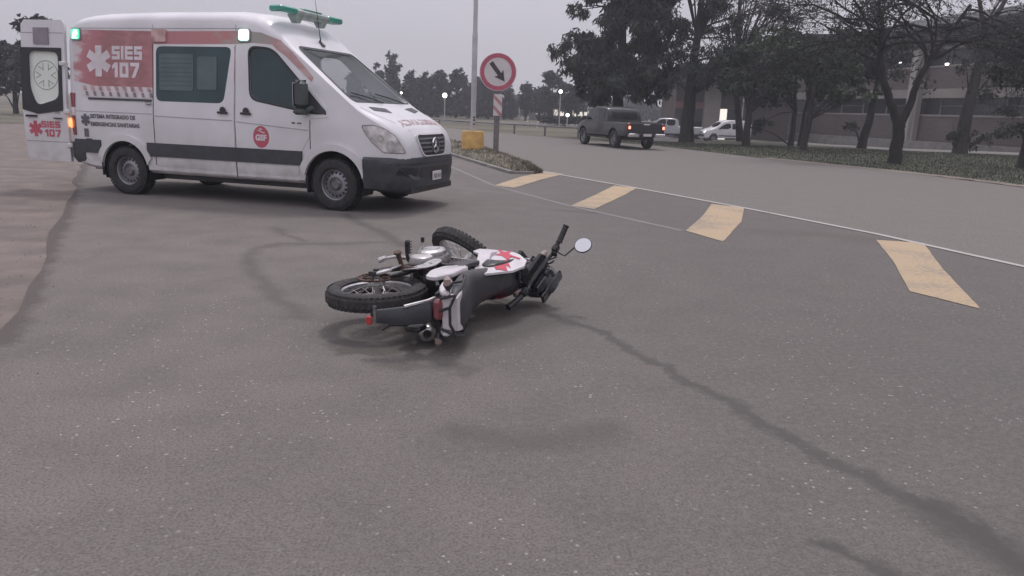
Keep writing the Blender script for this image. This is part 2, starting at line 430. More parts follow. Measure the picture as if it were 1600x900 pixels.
def build_ambulance():
    root = thing('ambulance', (-2.13, 11.07, 0), radians(-17), 'white high-roofed ambulance with faded red markings, green lamps and its rear door open', 'ambulance')
    xs = [-4.38, -4.36, -4.33, -4.28, -4.2, -4.1] + [-4 + .25 * k for k in range(10)] + [-1.6 + .05 * k for k in range(20)] + [-.6, -.4, -.2, 0, .15, .22, .26, .30, .34, .42, .5, .58, .65, .72, .78, .83, .87, .90, .93, .955, .975, .99, 1.002, 1.012, 1.02]
    xs = sorted(set(round(x, 3) for x in xs))
    b = MB(); b.loft([van_ring(x) for x in xs]); S = Surf([Vector(v) for v in b.v], b.f)
    body = b.obj('body', 'van_white', root)
    # cab cavity, arches, window openings
    c1 = MB(); cx = [x for x in xs if -1.55 <= x <= .2]; c1.loft([[(p[0], p[1] * .955, min(p[2], 9) if p[2] < 1 else p[2] - .05) for p in van_ring(x, 0)] for x in cx]); 
    for i, p in enumerate(c1.v):
        if p[2] < .6: c1.v[i] = (p[0], p[1], .6)
    cav = c1.obj('cut', None, None, False)
    ac = arch_cutter([(0, .36, .43), (-3.40, .36, .41)]).obj('cut', None, None, False)
    ws = fillet([(-.845, 1.435), (-.735, 2.10), (.735, 2.10), (.845, 1.435)], .07)
    wc = MB(); wc.loft([[(x, y, z) for y, z in ws] for x in (-.95, .9)]); wc = wc.obj('cut', None, None, False)
    fwin = fillet([(-1.285, 2.09), (-.93, 2.065), (-.11, 1.275), (-.28, 1.27), (-1.25, 1.43)], .07)
    fc = MB(); fc.loft([[(x, y, z) for x, z in fwin] for y in (-1.2, 1.2)]); fc = fc.obj('cut', None, None, False)
    boolean(body, [ac, cav, wc, fc])
    side = lambda p: (p[0], -2.0, p[1]); dS = (0, 1, 0)
    def sp(name, polys, m, off=.004, g=.12, thick=.006, par=root, holes=(), ang=35, mapper=side, d=dS):
        V, Fc = fill(polys, g, holes); return project(S, V, Fc, mapper, d, off, thick).obj(name, m, par, ang=ang)
    def sdecal(name, VF, m, off=.007, par=root, mapper=side, d=dS, x=0, z=0):
        V = [(p[0] + x, p[1] + z) for p in VF[0]]
        return project(S, V, VF[1], mapper, d, off, 0).obj(name, m, par, False)
    # red paint fields
    pr = lambda *a: a
    sp('painted_panel', [[(-4.27, 1.60), (-4.30, 2.31), (-2.86, 2.29), (-2.86, 1.53), (-3.9, 1.53)]], 'van_redfade', .0045, .1, 0)
    sp('painted_band', [[(-2.84, 2.12), (-2.84, 2.29), (-1.35, 2.30), (-1.10, 2.28), (-.80, 2.18), (-.62, 2.03), (-.3, 1.72), (-.33, 1.66), (-.72, 1.98), (-.95, 2.12), (-1.3, 2.135)]], 'van_bandfade', .003, .08, 0)
    sp('painted_post', [[(-1.54, 1.62), (-1.54, 2.10), (-1.34, 2.10), (-1.34, 1.62)]], 'van_redfade2', .003, .1, 0)
    # lettering
    q = block_letters('SIES', -3.56, 1.90, .185, .138, .022, .045) + block_letters('107', -3.56, 1.655, .205, .155, .032, .05)
    sdecal('lettering', rects2d(q), 'decal_white', .009)
    sdecal('star_of_life', rects2d(star6(-3.80, 1.875, .215, .115)), 'decal_white', .009)
    # chevrons: white with slate slashes below the red field
    sp('chevron_strip', [bar(-4.12, 1.38, -2.87, 1.53)], 'decal_white', .005, .15, 0)
    sl_ = []
    for k in range(9):
        x = -4.10 + .142 * k
        sl_ += [[(x, 1.53), (x + .062, 1.53), (x + .088, 1.463), (x + .026, 1.463)]]
    sdecal('chevron', rects2d(sl_), 'van_redfade2', .009)
    sdecal('chevron', rects2d([[(x + .035, -.08 + 1.53), (x + .085, 1.45), (x + .105, 1.39), (x + .055, 1.39)] for x in [-4.09 + .142 * k for k in range(9)]]), 'decal_slate', .009)
    sp('rail_groove', [bar(-4.0, 1.335, -2.88, 1.365)], 'plastic', .012, .2, .02)
    # grey lettering
    sdecal('lettering', text2d('SISTEMA INTEGRADO DE', .078, .003, .92), 'decal_grey', .006, x=-3.98, z=1.075)
    sdecal('lettering', text2d('EMERGENCIAS SANITARIAS', .078, .003, .92), 'decal_grey', .006, x=-3.98, z=.965)
    sdecal('star_of_life', rects2d(star6(-4.07, 1.045, .085, .05)), 'decal_grey', .006)
    sdecal('emblem_strip', rects2d([bar(-4.11, .80, -4.03, .92), [(-4.09, .78), (-3.98, .78), (-3.96, .70), (-4.05, .70)]]), 'decal_grey', .006)
    sp('emblem', [disc2d(-1.085, .925, .125, .145)], 'decal_red', .010, .09, .004)
    sdecal('lettering', text2d('GSF', .105, .006, 1.0, 'CENTER'), 'decal_white', .014, x=-1.085, z=.88)
    sdecal('lettering', rects2d([[(-1.16, 1.02), (-1.10, 1.01), (-1.02, .985), (-1.03, .97), (-1.10, .995)], [(-1.12, 1.035), (-1.08, 1.04), (-1.06, 1.02), (-1.09, 1.015)]]), 'decal_white', .014)
    sdecal('lettering', text2d('Gobierno', .068, .001, .95), 'decal_pale', .006, x=-.92, z=.925)
    sdecal('lettering', text2d('de Santa Fe', .068, .001, .95), 'decal_pale', .006, x=-.92, z=.845)
    # doors as raised skins
    dwin = fillet([(-2.80, 1.345), (-1.68, 1.345), (-1.555, 2.09), (-2.80, 2.09)], .06)
    sd_ = sp('sliding_door', [[(-2.84, .36), (-2.84, 2.105), (-1.515, 2.105), (-1.515, .37)]], 'van_white', .009, .1, .012, holes=[dwin])
    sd_['label'] = 'white sliding side door with a large teal-filmed window'
    fd_in = [(p[0], p[1]) for p in fwin]
    fdo = [(-1.485, .37), (-1.495, 2.13), (-1.25, 2.145), (-.93, 2.125), (-.64, 1.87), (-.08, 1.33), (-.06, 1.22), (-.34, 1.19), (-.345, .95), (-.50, .72), (-.53, .37)]
    big = fillet([(-1.31, 2.115), (-.92, 2.09), (-.06, 1.255), (-.28, 1.245), (-1.27, 1.405)], .08)
    fd = sp('front_door', [fdo], 'van_white', .008, .08, .012, holes=[big])
    sp('window_glass', [dwin], 'glass_teal', .006, .12, .01, sd_)
    sp('window_pane', [rrect(-2.74, 1.50, -2.17, 1.99, .03), ], 'glass_teal2', .012, .12, .004, sd_)
    sp('window_pane', [rrect(-2.11, 1.52, -1.79, 1.96, .03)], 'glass_teal2', .012, .12, .004, sd_)
    sdecal('window_slat', rects2d([bar(-2.72, 1.56 + .06 * k, -2.19, 1.566 + .06 * k) for k in range(7)]), 'glass_teal', .0135, sd_)
    # front door: gasket ring, quarter triangle, glass
    sp('window_seal', [big], 'black', .010, .06, .014, fd, holes=[fwin])
    sp('mirror_base', [[(-.42, 1.33), (-.40, 1.56), (-.10, 1.30), (-.09, 1.25), (-.2, 1.255)]], 'plastic', .014, .06, .02, fd)
    V, Fc = fill([[(p[0] * 1, p[1]) for p in fwin]], .15)
    project(S, V, Fc, side, dS, -.006, .004).obj('window_glass', 'glass_door', fd)
    g2 = project(S, V, Fc, lambda p: (p[0], 2.0, p[1]), (0, -1, 0), -.006, .004).obj('far_window_glass', 'clear', root)
    # windscreen
    fr = lambda p: (2.5, p[0], p[1]); dF = (-1, 0, 0)
    V, Fc = fill([ws], .1); ws_ = project(S, V, Fc, fr, dF, -.004, .004).obj('windscreen', 'clear', root)
    wo = fillet([(-.88, 1.42), (-.765, 2.13), (.765, 2.13), (.88, 1.42)], .07)
    V, Fc = fill([wo], .08, [ws]); project(S, V, Fc, fr, dF, .003, .006).obj('window_seal', 'black', root)
    # interior
    it = MB()
    it.box((-1.0, -.45, .95), (.5, .5, .5), b=.04); it.box((-1.22, -.45, 1.35), (.14, .5, .75), b=.04)
    it.box((-1.0, .45, .95), (.5, .5, .5), b=.04); it.box((-1.22, .45, 1.35), (.14, .5, .75), b=.04)
    it.box((-1.22, -.45, 1.80), (.1, .26, .18), b=.03); it.box((-1.22, .45, 1.80), (.1, .26, .18), b=.03)
    it.box((-.02, 0, 1.22), (.5, 1.7, .34), b=.05); it.box((-.22, .45, 1.36), (.2, .4, .12), b=.03)
    it.tube([(-.45 + .03 * cos(a) , .45 + .19 * cos(a), 1.36 + .17 * sin(a)) for a in [2 * pi * k / 16 for k in range(17)]], .014, 6)
    it.obj('cab_fittings', 'interior', root)
    MB().box((.08, -.28, 1.425), (.16, .34, .012), Matrix.Rotation(radians(0), 4, 'Y')).obj('paper_sheet', 'decal_white', root)
    # belt crease & panel seams
    def seam(pts, wd=.008, m='plastic', off=.003, nm='panel_seam'):
        V, Fc = [], []
        for (a, c), (e, f) in zip(pts, pts[1:]):
            L = math.hypot(e - a, f - c); nx, nz = -(f - c) / L * wd / 2, (e - a) / L * wd / 2; n = max(1, int(L / .1)); n0 = len(V)
            for k in range(n + 1):
                x, z = a + (e - a) * k / n, c + (f - c) * k / n; V += [(x + nx, z + nz), (x - nx, z - nz)]
            Fc += [(n0 + 2 * k, n0 + 2 * k + 1, n0 + 2 * k + 3, n0 + 2 * k + 2) for k in range(n)]
        return project(S, V, Fc, side, dS, off, .004).obj(nm, m, root, False)
    seam([(-4.30, 1.165), (-2.85, 1.165)], .010, 'decal_pale'); seam([(-4.24, 2.33), (-1.40, 2.33)], .008, 'decal_pale')
    seam([(-2.855, .37), (-2.855, 2.12)], .012, 'black'); seam([(-2.85, 2.12), (-2.86, 2.49)], .008, 'decal_pale'); seam([(-1.50, 2.14), (-1.50, 2.49)], .008, 'decal_pale'); seam([(-1.498, .38), (-1.498, 2.13)], .014, 'black', .002); seam([(-.335, .80), (-.335, 1.17)], .009, 'plastic'); seam([(-4.26, 2.135), (-2.86, 2.125)], .007, 'decal_pale')
    for a, c in (((-2.83), 1.14), (-1.47, 1.11)):
        V, Fc = [], []
        e = -1.53 if a < -2 else -.36
        V = [(a + (e - a) * k / 8, c - .02 * (k / 8) + dz - (.0 if a < -2 else .05 * k / 8)) for k in range(9) for dz in (.006, -.006)]
        project(S, V, [(2 * k, 2 * k + 1, 2 * k + 3, 2 * k + 2) for k in range(8)], side, dS, .0105, .003).obj('crease', 'decal_pale', sd_ if a < -2 else fd, False)
    # side moulding band
    for x0, x1 in ((-4.30, -3.82), (-2.99, -.46)):
        sp('side_moulding', [bar(x0, .575, x1, .765)], 'plastic', .022, .2, .03)
    # arch flares
    for cxx, r in ((0, .43), (-3.40, .41)):
        o_ = []
        for k in range(21):
            a = radians(22 + 136 * k / 20); o_.append((cxx + (r + .10) * cos(a), .36 + (r + .09) * sin(a)))
        for k in range(20, -1, -1):
            a = radians(12 + 156 * k / 20); o_.append((cxx + (r + .002) * cos(a), .36 + (r + .002) * sin(a)))
        sp('arch_flare', [o_], 'van_white', .03, .08, .035)
        for sg in (-1, 1):
            lin = MB()
            ri = [[(cxx + rr * cos(radians(-20 + 220 * k / 20)), y, .36 + rr * sin(radians(-20 + 220 * k / 20))) for k in range(21)] for rr, y in ((r - .005, sg * .975), (r - .005, sg * .64), (.0, sg * .64))]
            lin.loft(ri, False, False, closed=False)
            lin.obj('wheel_arch_liner', 'black', root)
    # underbody & chassis
    MB().box((-1.7, 0, .30), (2.4, 1.6, .1)).box((-3.9, 0, .36), (.7, 1.4, .1)).box((.75, 0, .30), (.5, 1.4, .08)).obj('underbody', 'black', root)
    # bumper front: wraps the nose
    bx = [.44, .5, .6, .7, .78, .85, .90, .94, .97, .995, 1.015, 1.03, 1.042, 1.05]
    def bring(x, dz=0):
        wv = lerp([(.44, .992), (.56, .98), (.7, .95), (.8, .915), (.88, .87), (.94, .815), (.98, .755), (1.015, .67), (1.035, .58), (1.05, .47)], x)
        zt = .735 - .0 * x; zb = lerp([(.44, .30), (.9, .28), (1.05, .34)], x)
        k_ = .05 * min(1, max(0, (x - .5) * 2)); h = [(0, zb), (wv * .93 - k_, zb), (wv * .98 - k_, zb + .03), (wv - .2 * k_, (zb + zt) / 2 - .06), (wv - .5 * k_, (zb + zt) / 2), (wv + .012, zt - .15), (wv + .018, zt - .09), (wv + .012, zt - .03), (wv - .02, zt), (0, zt)]
        return [(x, y, z) for y, z in h] + [(x, -y, z) for y, z in h[-2:0:-1]]
    bm_ = MB(); bm_.loft([bring(x) for x in bx]); SB = Surf([Vector(v) for v in bm_.v], bm_.f)
    bp = bm_.obj('bumper', 'plastic', root, ang=40)
    V, Fc = fill([rrect(-.52, .46, .52, .60, .05)], .1); project(SB, V, Fc, fr, dF, .004, .004).obj('air_intake', 'black', bp)
    for sg in (-1, 1):
        V, Fc = fill([smooth_poly([(sg * .50, .47), (sg * .66, .49), (sg * .74, .53), (sg * .74, .50), (sg * .64, .44), (sg * .50, .44)], 1)], .08)
        if sg: project(SB, V, Fc, fr, dF, .006, 0).obj('bumper_insert', 'dull_plastic', bp)
        V, Fc = fill([fillet([(sg * .56, .60), (sg * .86, .61), (sg * .88, .52), (sg * .72, .47), (sg * .58, .50)], .03)], .06)
        project(SB, V, Fc, fr, dF, .003, .0).obj('fog_lamp_recess', 'black', bp)
    V, Fc = fill([bar(-.93, .645, .93, .657)], .06); project(SB, V, Fc, fr, dF, .003, 0).obj('bumper_seam', 'black', bp)
    pl = MB().box((1.065, 0, .47), (.012, .30, .125), b=.004).obj('number_plate', 'sign_white', root)
    V, Fc = text2d('FGR 418', .085, .002, .78, 'CENTER'); t_ = MB(); t_.add([(1.0735, p[0], p[1] + .435) for p in V], Fc); t_.obj('lettering', 'decal_grey', pl, False)
    # front apron (white strip) + grille + emblem
    go = fillet([(-.49, 1.02), (.49, 1.02), (.37, .75), (-.37, .75)], .06)
    V, Fc = fill([[(p[0] * 1.06, .885 + (p[1] - .885) * 1.12) for p in go]], .08, [go]); gf = project(S, V, Fc, fr, dF, .020, .03).obj('grille', 'van_white', root)
    V, Fc = fill([go], .07); project(S, V, Fc, fr, dF, .008, .0).obj('grille_backing', 'black', gf)
    for k in range(4):
        z = .79 + .056 * k; hw_ = .37 + .026 * k
        V, Fc = fill([bar(-hw_, z, hw_, z + .022)], .1); project(S, V, Fc, fr, dF, .020, .02).obj('grille_bar', 'grille_grey', gf)
    em = MB(); em.lathe([(.094, -.01), (.108, -.01), (.108, .01), (.094, .01)], (1, 0, 0), (1.045, 0, .885), 28, close=True)
    for k in range(3):
        a = radians(90 + 120 * k); d = Vector((0, cos(a), sin(a))); n = Vector((0, -sin(a), cos(a))); c = Vector((1.045, 0, .885))
        em.add([c + n * .016 + Vector((.0, 0, 0)), c - n * .016, c + d * .10, c + Vector((.012, 0, 0))], [(0, 2, 3), (1, 3, 2), (0, 3, 1), (0, 1, 2)])
    em.obj('emblem', 'chrome', gf)
    # headlamps
    for sg in (-1, 1):
        hl = smooth_poly(densify([(.40, 1.125), (.56, 1.135), (.72, 1.095), (.86, 1.01), (.985, .825), (.97, .80), (.70, .805), (.56, .91), (.45, 1.03)], .06), 1)
        dd = Vector((-.55, -sg * -.84 if sg > 0 else .84, -.02)).normalized() if False else Vector((-.35, -sg, 0)).normalized()
        mpp = lambda p, sg=sg, dd=dd: tuple(Vector((p[0], sg * .9, p[1])) - dd * 1.2)
        V, Fc = fill([hl], .06)
        cx_ = sum(p[0] for p in hl) / len(hl); cz_ = sum(p[1] for p in hl) / len(hl)
        fo = [(cx_ + (p[0] - cx_) * 1.06, cz_ + (p[1] - cz_) * 1.08) for p in hl]
        V2, F2 = fill([fo], .07, [hl]); h_ = project(S, V2, F2, mpp, dd, .004, .006).obj('headlight', 'decal_slate', root)
        project(S, V, Fc, mpp, dd, .010, .012).obj('lens', 'lamp_glass', h_)
        for (qx, qz, r_) in ((.80, .885, .068), (.66, .975, .045)):
            V3, F3 = fill([disc2d(qx, qz, r_, r_, 20)], .05); project(S, V3, F3, mpp, dd, .0165, .006).obj('reflector', 'alu', h_)
            V3, F3 = fill([disc2d(qx, qz, r_ * .5, r_ * .5, 16)], .05); project(S, V3, F3, mpp, dd, .019, .003).obj('bulb', 'lamp_glass', h_)
    # bonnet vents, mirrored lettering, bonnet seam
    top = lambda p: (p[0], p[1], 3.0); dT = (0, 0, -1)
    for sg in (-1, 1):
        V, Fc = fill([fillet([(.36, sg * .68), (.46, sg * .70), (.56, sg * .36), (.42, sg * .30)], .015)], .06)
        project(S, V, Fc, top, dT, .004, .004).obj('bonnet_vent', 'black', root)
    V, Fc = text2d('AMBULANCIA', .175, .003, 1.08, 'CENTER', mirror=True, space=1.05)
    # letters stand upright for a driver ahead looking in the mirror: up of letter = towards windscreen
    V = [(.84 - p[1] * .9, -p[0] * -1.0) for p in V]
    project(S, V, Fc, top, dT, .004, 0).obj('lettering', 'decal_pinkred', root, False)
    for sg in (-1, 1):
        pts_ = [(.34, sg * .86), (.55, sg * .80), (.75, sg * .70), (.90, sg * .55), (.98, sg * .42)]
        V, Fc = [], []
        for p_ in pts_: V += [(p_[0], p_[1] + .004), (p_[0], p_[1] - .004)]
        project(S, V, [(2 * k, 2 * k + 1, 2 * k + 3, 2 * k + 2) for k in range(4)], top, dT, .003, .0).obj('panel_seam', 'decal_slate', root, False)
    # wipers
    for y0, y1 in ((.55, -.05), (-.12, -.72)):
        MB().tube([(.30, y0, 1.43), (.20, (y0 + y1) / 2, 1.50), (.14, y1, 1.545)], .009, 6).obj('wiper', 'black', root)
    # mirrors
    for sg in (-1, 1):
        m_ = MB(); m_.box((-.38, sg * 1.10, 1.50), (.12, .24, .36), b=.05)
        m_.box((-.38, sg * 1.10, 1.275), (.12, .26, .07), b=.025); m_.tube([(-.28, sg * .93, 1.34), (-.36, sg * 1.04, 1.30)], .035)
        mm = m_.obj('wing_mirror', 'mirror_shell', root); MB().box((-.443, sg * 1.10, 1.50), (.006, .19, .29), b=.0).obj('mirror_glass', 'mirror', mm)
    # handles, small badges
    for x, par in ((-1.68, sd_), (-1.31, fd)):
        h_ = MB(); h_.box((x, -1.005, 1.225), (.17, .03, .032), b=.01); h_.lathe([(.045, 0), (.05, .008), (.02, .012)], (0, -1, 0), (x, -.988, 1.255), 14); h_.obj('door_handle', 'black', par)
    MB().box((-.58, -.992, 1.13), (.045, .012, .018)).box((-.49, -.992, 1.128), (.06, .012, .014)).obj('side_badge', 'plastic', fd)
    MB().box((-2.93, -.985, 1.31), (.09, .02, .035), b=.008).obj('door_handle', 'alu', root)
    # strobes on the upper side
    for x, m in ((-4.20, 'lit_green_dim'), (-1.36, 'lit_green')):
        s_ = sp('strobe_housing', [rrect(x - .095, 2.155, x + .095, 2.325, .03)], 'decal_slate', .02, .1, .02)
        o2 = sp('strobe_lamp', [rrect(x - .075, 2.175, x + .075, 2.315, .03)], m, .035, .1, .02, s_)
        if m == 'lit_green_dim':
            sp('strobe_core', [[(x - .045, 2.21), (x - .02, 2.30), (x + .04, 2.30), (x + .06, 2.24), (x + .01, 2.20)]], 'lit_green', .038, .1, .004, s_)
            sp('strobe_core', [bar(x - .05, 2.183, x + .05, 2.197)], 'lit_green', .038, .1, .004, s_)
    sp('strobe_housing', [rrect(-2.86, 2.145, -2.62, 2.315, .02)], 'van_redfade2', .03, .1, .03)
    # light bar
    lb = MB(); lb.box((-.93, 0, 2.60), (.20, .9, .09), b=.03); lb.box((-.93, 0, 2.545), (.14, .5, .03))
    for sg in (-1, 1):
        lb.loft([[( -.93 + a, sg * y, z) for a, y, z in ((-.07, .22, 2.565), (.07, .22, 2.565), (.07, .42, 2.565), (-.07, .42, 2.565))], [(-.93 + a, sg * y, z) for a, y, z in ((-.04, .27, 2.46), (.04, .27, 2.46), (.04, .36, 2.46), (-.04, .36, 2.46))]])
    lbo = lb.obj('light_bar', 'grey_bar', root)
    for sg in (-1, 1):
        MB().box((-.93, sg * .60, 2.60), (.20, .40, .085), b=.018).obj('green_lens', 'green_lens', lbo)
    MB().box((-.93, 0, 2.652), (.16, .5, .02), b=.008).obj('green_lens', 'green_lens', lbo)
    MB().tube([(-.72, -.02, 2.20), (-.74, -.02, 2.34), (-.80, -.02, 2.80)], [.012, .006, .003], 6).lathe([(.05, 0), (.03, .05), (.01, .10)], (-.5, 0, 1), (-.70, -.02, 2.17), 12).obj('aerial', 'black', root)
    # rear corner: tail lamp, dark rear frame, bumper
    def corner(z0_, z1_, m, name, off=.012, par=root):
        V, Fc = fill([bar(-4.42 + .02, z0_, -4.26, z1_)], .05)
        dd = Vector((.5, 1, 0)).normalized()
        return project(S, V, Fc, lambda p: tuple(Vector((p[0], -.95, p[1])) - dd * 1.2), dd, off, .02).obj(name, m, par)
    corner(1.22, 1.42, 'tail_red', 'tail_light'); corner(1.10, 1.215, 'decal_white', 'tail_light'); t2 = corner(.82, 1.095, 'tail_red', 'tail_light')
    MB().lathe([(.075, 0), (.06, .02), (.02, .03)], (-.6, -1, 0), (-4.37, -.955, .99), 18).obj('lit_lamp', 'lit_orange', t2)
    rb = MB(); rb.loft([[(x, y, z) for x, y in ((-4.50, -.70), (-4.47, -.86), (-4.36, -.98), (-4.20, -1.0), (-4.12, -.985), (-4.12, -.6), (-4.12, .985), (-4.20, 1.0), (-4.47, .86), (-4.50, .7))] for z in (.42, .50, .66, .72)])
    for i, p in enumerate(rb.v):
        if p[2] < .45: rb.v[i] = (p[0] + .05, p[1] * .97, p[2])
    rb.obj('rear_bumper', 'plastic', root)
    MB().box((-4.385, 0, 1.45), (.03, 1.5, 1.75), b=.01).obj('rear_opening', 'interior', root)
    # open rear door: hinged on the right corner, swung out, outside towards the camera
    D = Matrix.Translation((-4.40, -.975, 0)) @ Matrix.Rotation(radians(-174), 4, 'Z')
    dm = MB(); dm.X = D
    # door-local: +x from hinge to free edge, outside faces +y
    def dout(z): return .0 - .10 * max(0, (z - 1.15) / 1.2)
    prof = [(.015, .42), (.015, 2.38), (.05, 2.44), (.68, 2.44), (.74, 2.38), (.76, 1.6), (.76, .47), (.72, .42)]
    win = fillet([(.13, 1.33), (.12, 1.99), (.61, 2.0), (.61, 1.47), (.50, 1.22)], .06)
    V, Fc = fill([prof], .1, [win])
    def slab(V, Fc, y0, y1, name, m, par, X=D):
        mb = MB(); n = len(V)
        mb.add([(p[0], y0 + dout(p[1]), p[1]) for p in V] + [(p[0], y1 + dout(p[1]), p[1]) for p in V], list(Fc) + [tuple(i + n for i in f[::-1]) for f in Fc], X)
        e = {}
        for f in Fc:
            for a, b_ in zip(f, f[1:] + f[:1]): e[(a, b_)] = 1
        mb.f += [(b_, a, a + n, b_ + n) for (a, b_) in e if (b_, a) not in e]
        return mb.obj(name, m, par)
    rd = slab(V, Fc, -.05, 0, 'rear_door', 'van_white', root); rd['label'] = 'rear door standing open with red lettering and an etched pane'
    V, Fc = fill([[(.07, 1.16), (.07, 2.05), (.76, 2.05), (.755, 1.16), (.5, 1.10)]], .1, [win]); slab(V, Fc, .0005, .012, 'window_surround', 'black', rd)
    V, Fc = fill([win], .15); slab(V, Fc, -.03, -.022, 'window_pane', 'frost', rd)
    lines = [bar(.13, z, .59, z + .008) for z in (1.44, 1.55, 1.66, 1.77, 1.88)]
    ci = []
    for k in range(28):
        a, b_ = 2 * pi * k / 28, 2 * pi * (k + 1) / 28
        ci.append([(.36 + r * cos(t), 1.66 + r * sin(t)) for r, t in ((.20, a), (.212, a), (.212, b_), (.20, b_))])
    for k in range(6):
        a = radians(30 + 60 * k); d_ = (cos(a), sin(a)); n_ = (-d_[1], d_[0])
        for s_ in (-1, 1): ci.append([(.36 + d_[0] * r + n_[0] * (s_ * .045 + e), 1.66 + d_[1] * r + n_[1] * (s_ * .045 + e)) for r, e in ((.07, -.005), (.17, -.005), (.17, .005), (.07, .005))])
    V, Fc = rects2d(ci); slab(V, Fc, -.0215, -.019, 'etched_star', 'frost_line', rd)
    V, Fc = rects2d(lines); slab(V, Fc, -.036, -.032, 'pane_line', 'frost_line', rd)
    q = [[(.70 - p[0], p[1]) for p in r_] for r_ in ([[(a - 0, b_) for a, b_ in r2] for r2 in block_letters('SIES', .235, .905, .095, .085, .014, .024) + block_letters('107', .285, .775, .105, .088, .018, .026) + star6(.13, .885, .115, .06)])]
    V, Fc = rects2d(q); slab(V, Fc, .001, .004, 'lettering', 'decal_red', rd)
    V, Fc = rects2d([bar(.27, 2.10, .52, 2.33)]); slab(V, Fc, .001, .02, 'reflector_panel', 'decal_slate', rd)
    V, Fc = rects2d([bar(.03, 2.255, .74, 2.262), bar(.03, .70, .76, .707)]); slab(V, Fc, .001, .003, 'crease', 'decal_slate', rd)
    V, Fc = rects2d([bar(.52, 1.055, .70, 1.085), bar(.10, 1.04, .23, 1.055)]); slab(V, Fc, .001, .03, 'door_handle', 'black', rd)
    V, Fc = rects2d([bar(.13, 1.11, .21, 1.17)]); slab(V, Fc, .001, .004, 'sticker', 'sticker_tan', rd)
    hb = MB()
    for z in (.66, 1.15, 1.83): MB().box((-4.40, -.985, z), (.10, .05, .06), b=.01).obj('door_hinge', 'van_white', root)
    # wheels
    def wheel(x, sg, steer=0.0):
        Xw = Matrix.Translation((x, sg * .87, .345)) @ Matrix.Rotation(steer, 4, 'Z') @ Matrix.Diagonal((1, sg, 1, 1))
        hub = MB(); hub.X = Xw
        hub.lathe([(.0, .06), (.055, .065), (.062, .055), (.085, .035), (.088, .02), (.0, .02)], n=20)
        w_ = hub.obj('wheel', 'dull_steel', root)
        t = MB(); t.X = Xw
        t.lathe([(.205, -.09), (.225, -.115), (.29, -.122), (.325, -.105), (.345, -.075), (.345, .075), (.325, .105), (.29, .122), (.225, .115), (.205, .09)], n=44, close=True)
        t.obj('tyre', 'rubber', w_)
        tr = MB(); tr.X = Xw
        for k in range(52):
            a = 2 * pi * k / 52; 
            for sgn in (-1, 1):
                tr.box((.3455 * cos(a), sgn * .055, .3455 * sin(a)), (.010, .07, .022), Matrix.Translation((0, 0, 0)) @ Matrix.Rotation(0, 4, 'Y')) if False else tr.add([((.335 + e) * cos(a + da), y, (.335 + e) * sin(a + da)) for e in (0, .017) for da in (-.035, .035) for y in (sgn * .02, sgn * .105)], [(4, 5, 7, 6), (0, 1, 5, 4), (2, 6, 7, 3), (0, 4, 6, 2), (1, 3, 7, 5)])
        tag(tr.obj('tread', 'rubber', w_, False), kind='stuff')
        r_ = MB(); r_.X = Xw
        r_.lathe([(.212, .095), (.207, .08), (.195, .072), (.188, .05), (.186, .02), (.17, .022), (.125, .048), (.10, .05), (.092, .03), (.07, .03), (.07, -.02), (.20, -.02), (.205, -.09)], n=40, close=True)
        r_.obj('rim', 'steel_rim', w_)
        hl = MB(); hl.X = Xw
        for k in range(16):
            a = 2 * pi * k / 16
            hl.add([(rr * cos(a + da), .0455 - (rr - .135) * .55 + .001, rr * sin(a + da)) for rr in (.142, .170) for da in (-.09, .09)], [(0, 1, 3, 2)])
        hl.obj('rim_slot', 'black', w_, False)
    wheel(0, -1, -.05); wheel(0, 1, -.05); wheel(-3.40, -1); wheel(-3.40, 1)
    MB().box((-3.40 - .42, -.86, .42), (.02, .26, .32)).obj('mud_flap', 'black', root); MB().box((-.40, -.88, .34), (.02, .2, .2)).obj('mud_flap', 'black', root)
    return root
M['grille_grey'] = mat('grille_grey', (.14, .14, .16), .4)
M['mirror_shell'] = mat('mirror_shell', (.06, .072, .072), .5)
M['dull_plastic'] = mat('dull_plastic', (.10, .10, .11), .6)
M['decal_pinkred'] = mat('faded_red_lettering', (.42, .26, .28), .5)
M['sticker_tan'] = mat('tan_sticker', (.38, .35, .28), .6)
def fade_mat(name, cols, axis_z=False, scale=1.5, x0=-4.3, x1=-.3):
    m, t, b = newmat(name); N = t.nodes.new
    tcn = N('ShaderNodeTexCoord'); sp_ = N('ShaderNodeSeparateXYZ'); t.links.new(tcn.outputs['Object'], sp_.inputs[0])
    nz = N('ShaderNodeTexNoise'); nz.inputs['Scale'].default_value = scale; nz.inputs['Detail'].default_value = 7
    mpn = N('ShaderNodeMapping'); mpn.inputs['Scale'].default_value = (1, 1, 3); t.links.new(tcn.outputs['Object'], mpn.inputs[0]); t.links.new(mpn.outputs[0], nz.inputs[0])
    mr = N('ShaderNodeMapRange'); mr.inputs[1].default_value = x0; mr.inputs[2].default_value = x1; t.links.new(sp_.outputs['X'], mr.inputs[0])
    ad = N('ShaderNodeMath'); ad.operation = 'MULTIPLY_ADD'; ad.inputs[1].default_value = .8; t.links.new(nz.outputs[0], ad.inputs[0]); 
    sb = N('ShaderNodeMath'); sb.operation = 'SUBTRACT'; sb.inputs[1].default_value = .40; t.links.new(mr.outputs[0], sb.inputs[0]); t.links.new(sb.outputs[0], ad.inputs[2])
    rp = N('ShaderNodeValToRGB'); e = rp.color_ramp.elements
    while len(e) < len(cols): e.new(.5)
    for k, (p, c) in enumerate(cols): e[k].position = p; e[k].color = (*c, 1)
    t.links.new(ad.outputs[0], rp.inputs[0]); t.links.new(rp.outputs[0], b.inputs['Base Color']); b.inputs['Roughness'].default_value = .45
    return m
RED = (.47, .20, .22); RED2 = (.33, .15, .155)
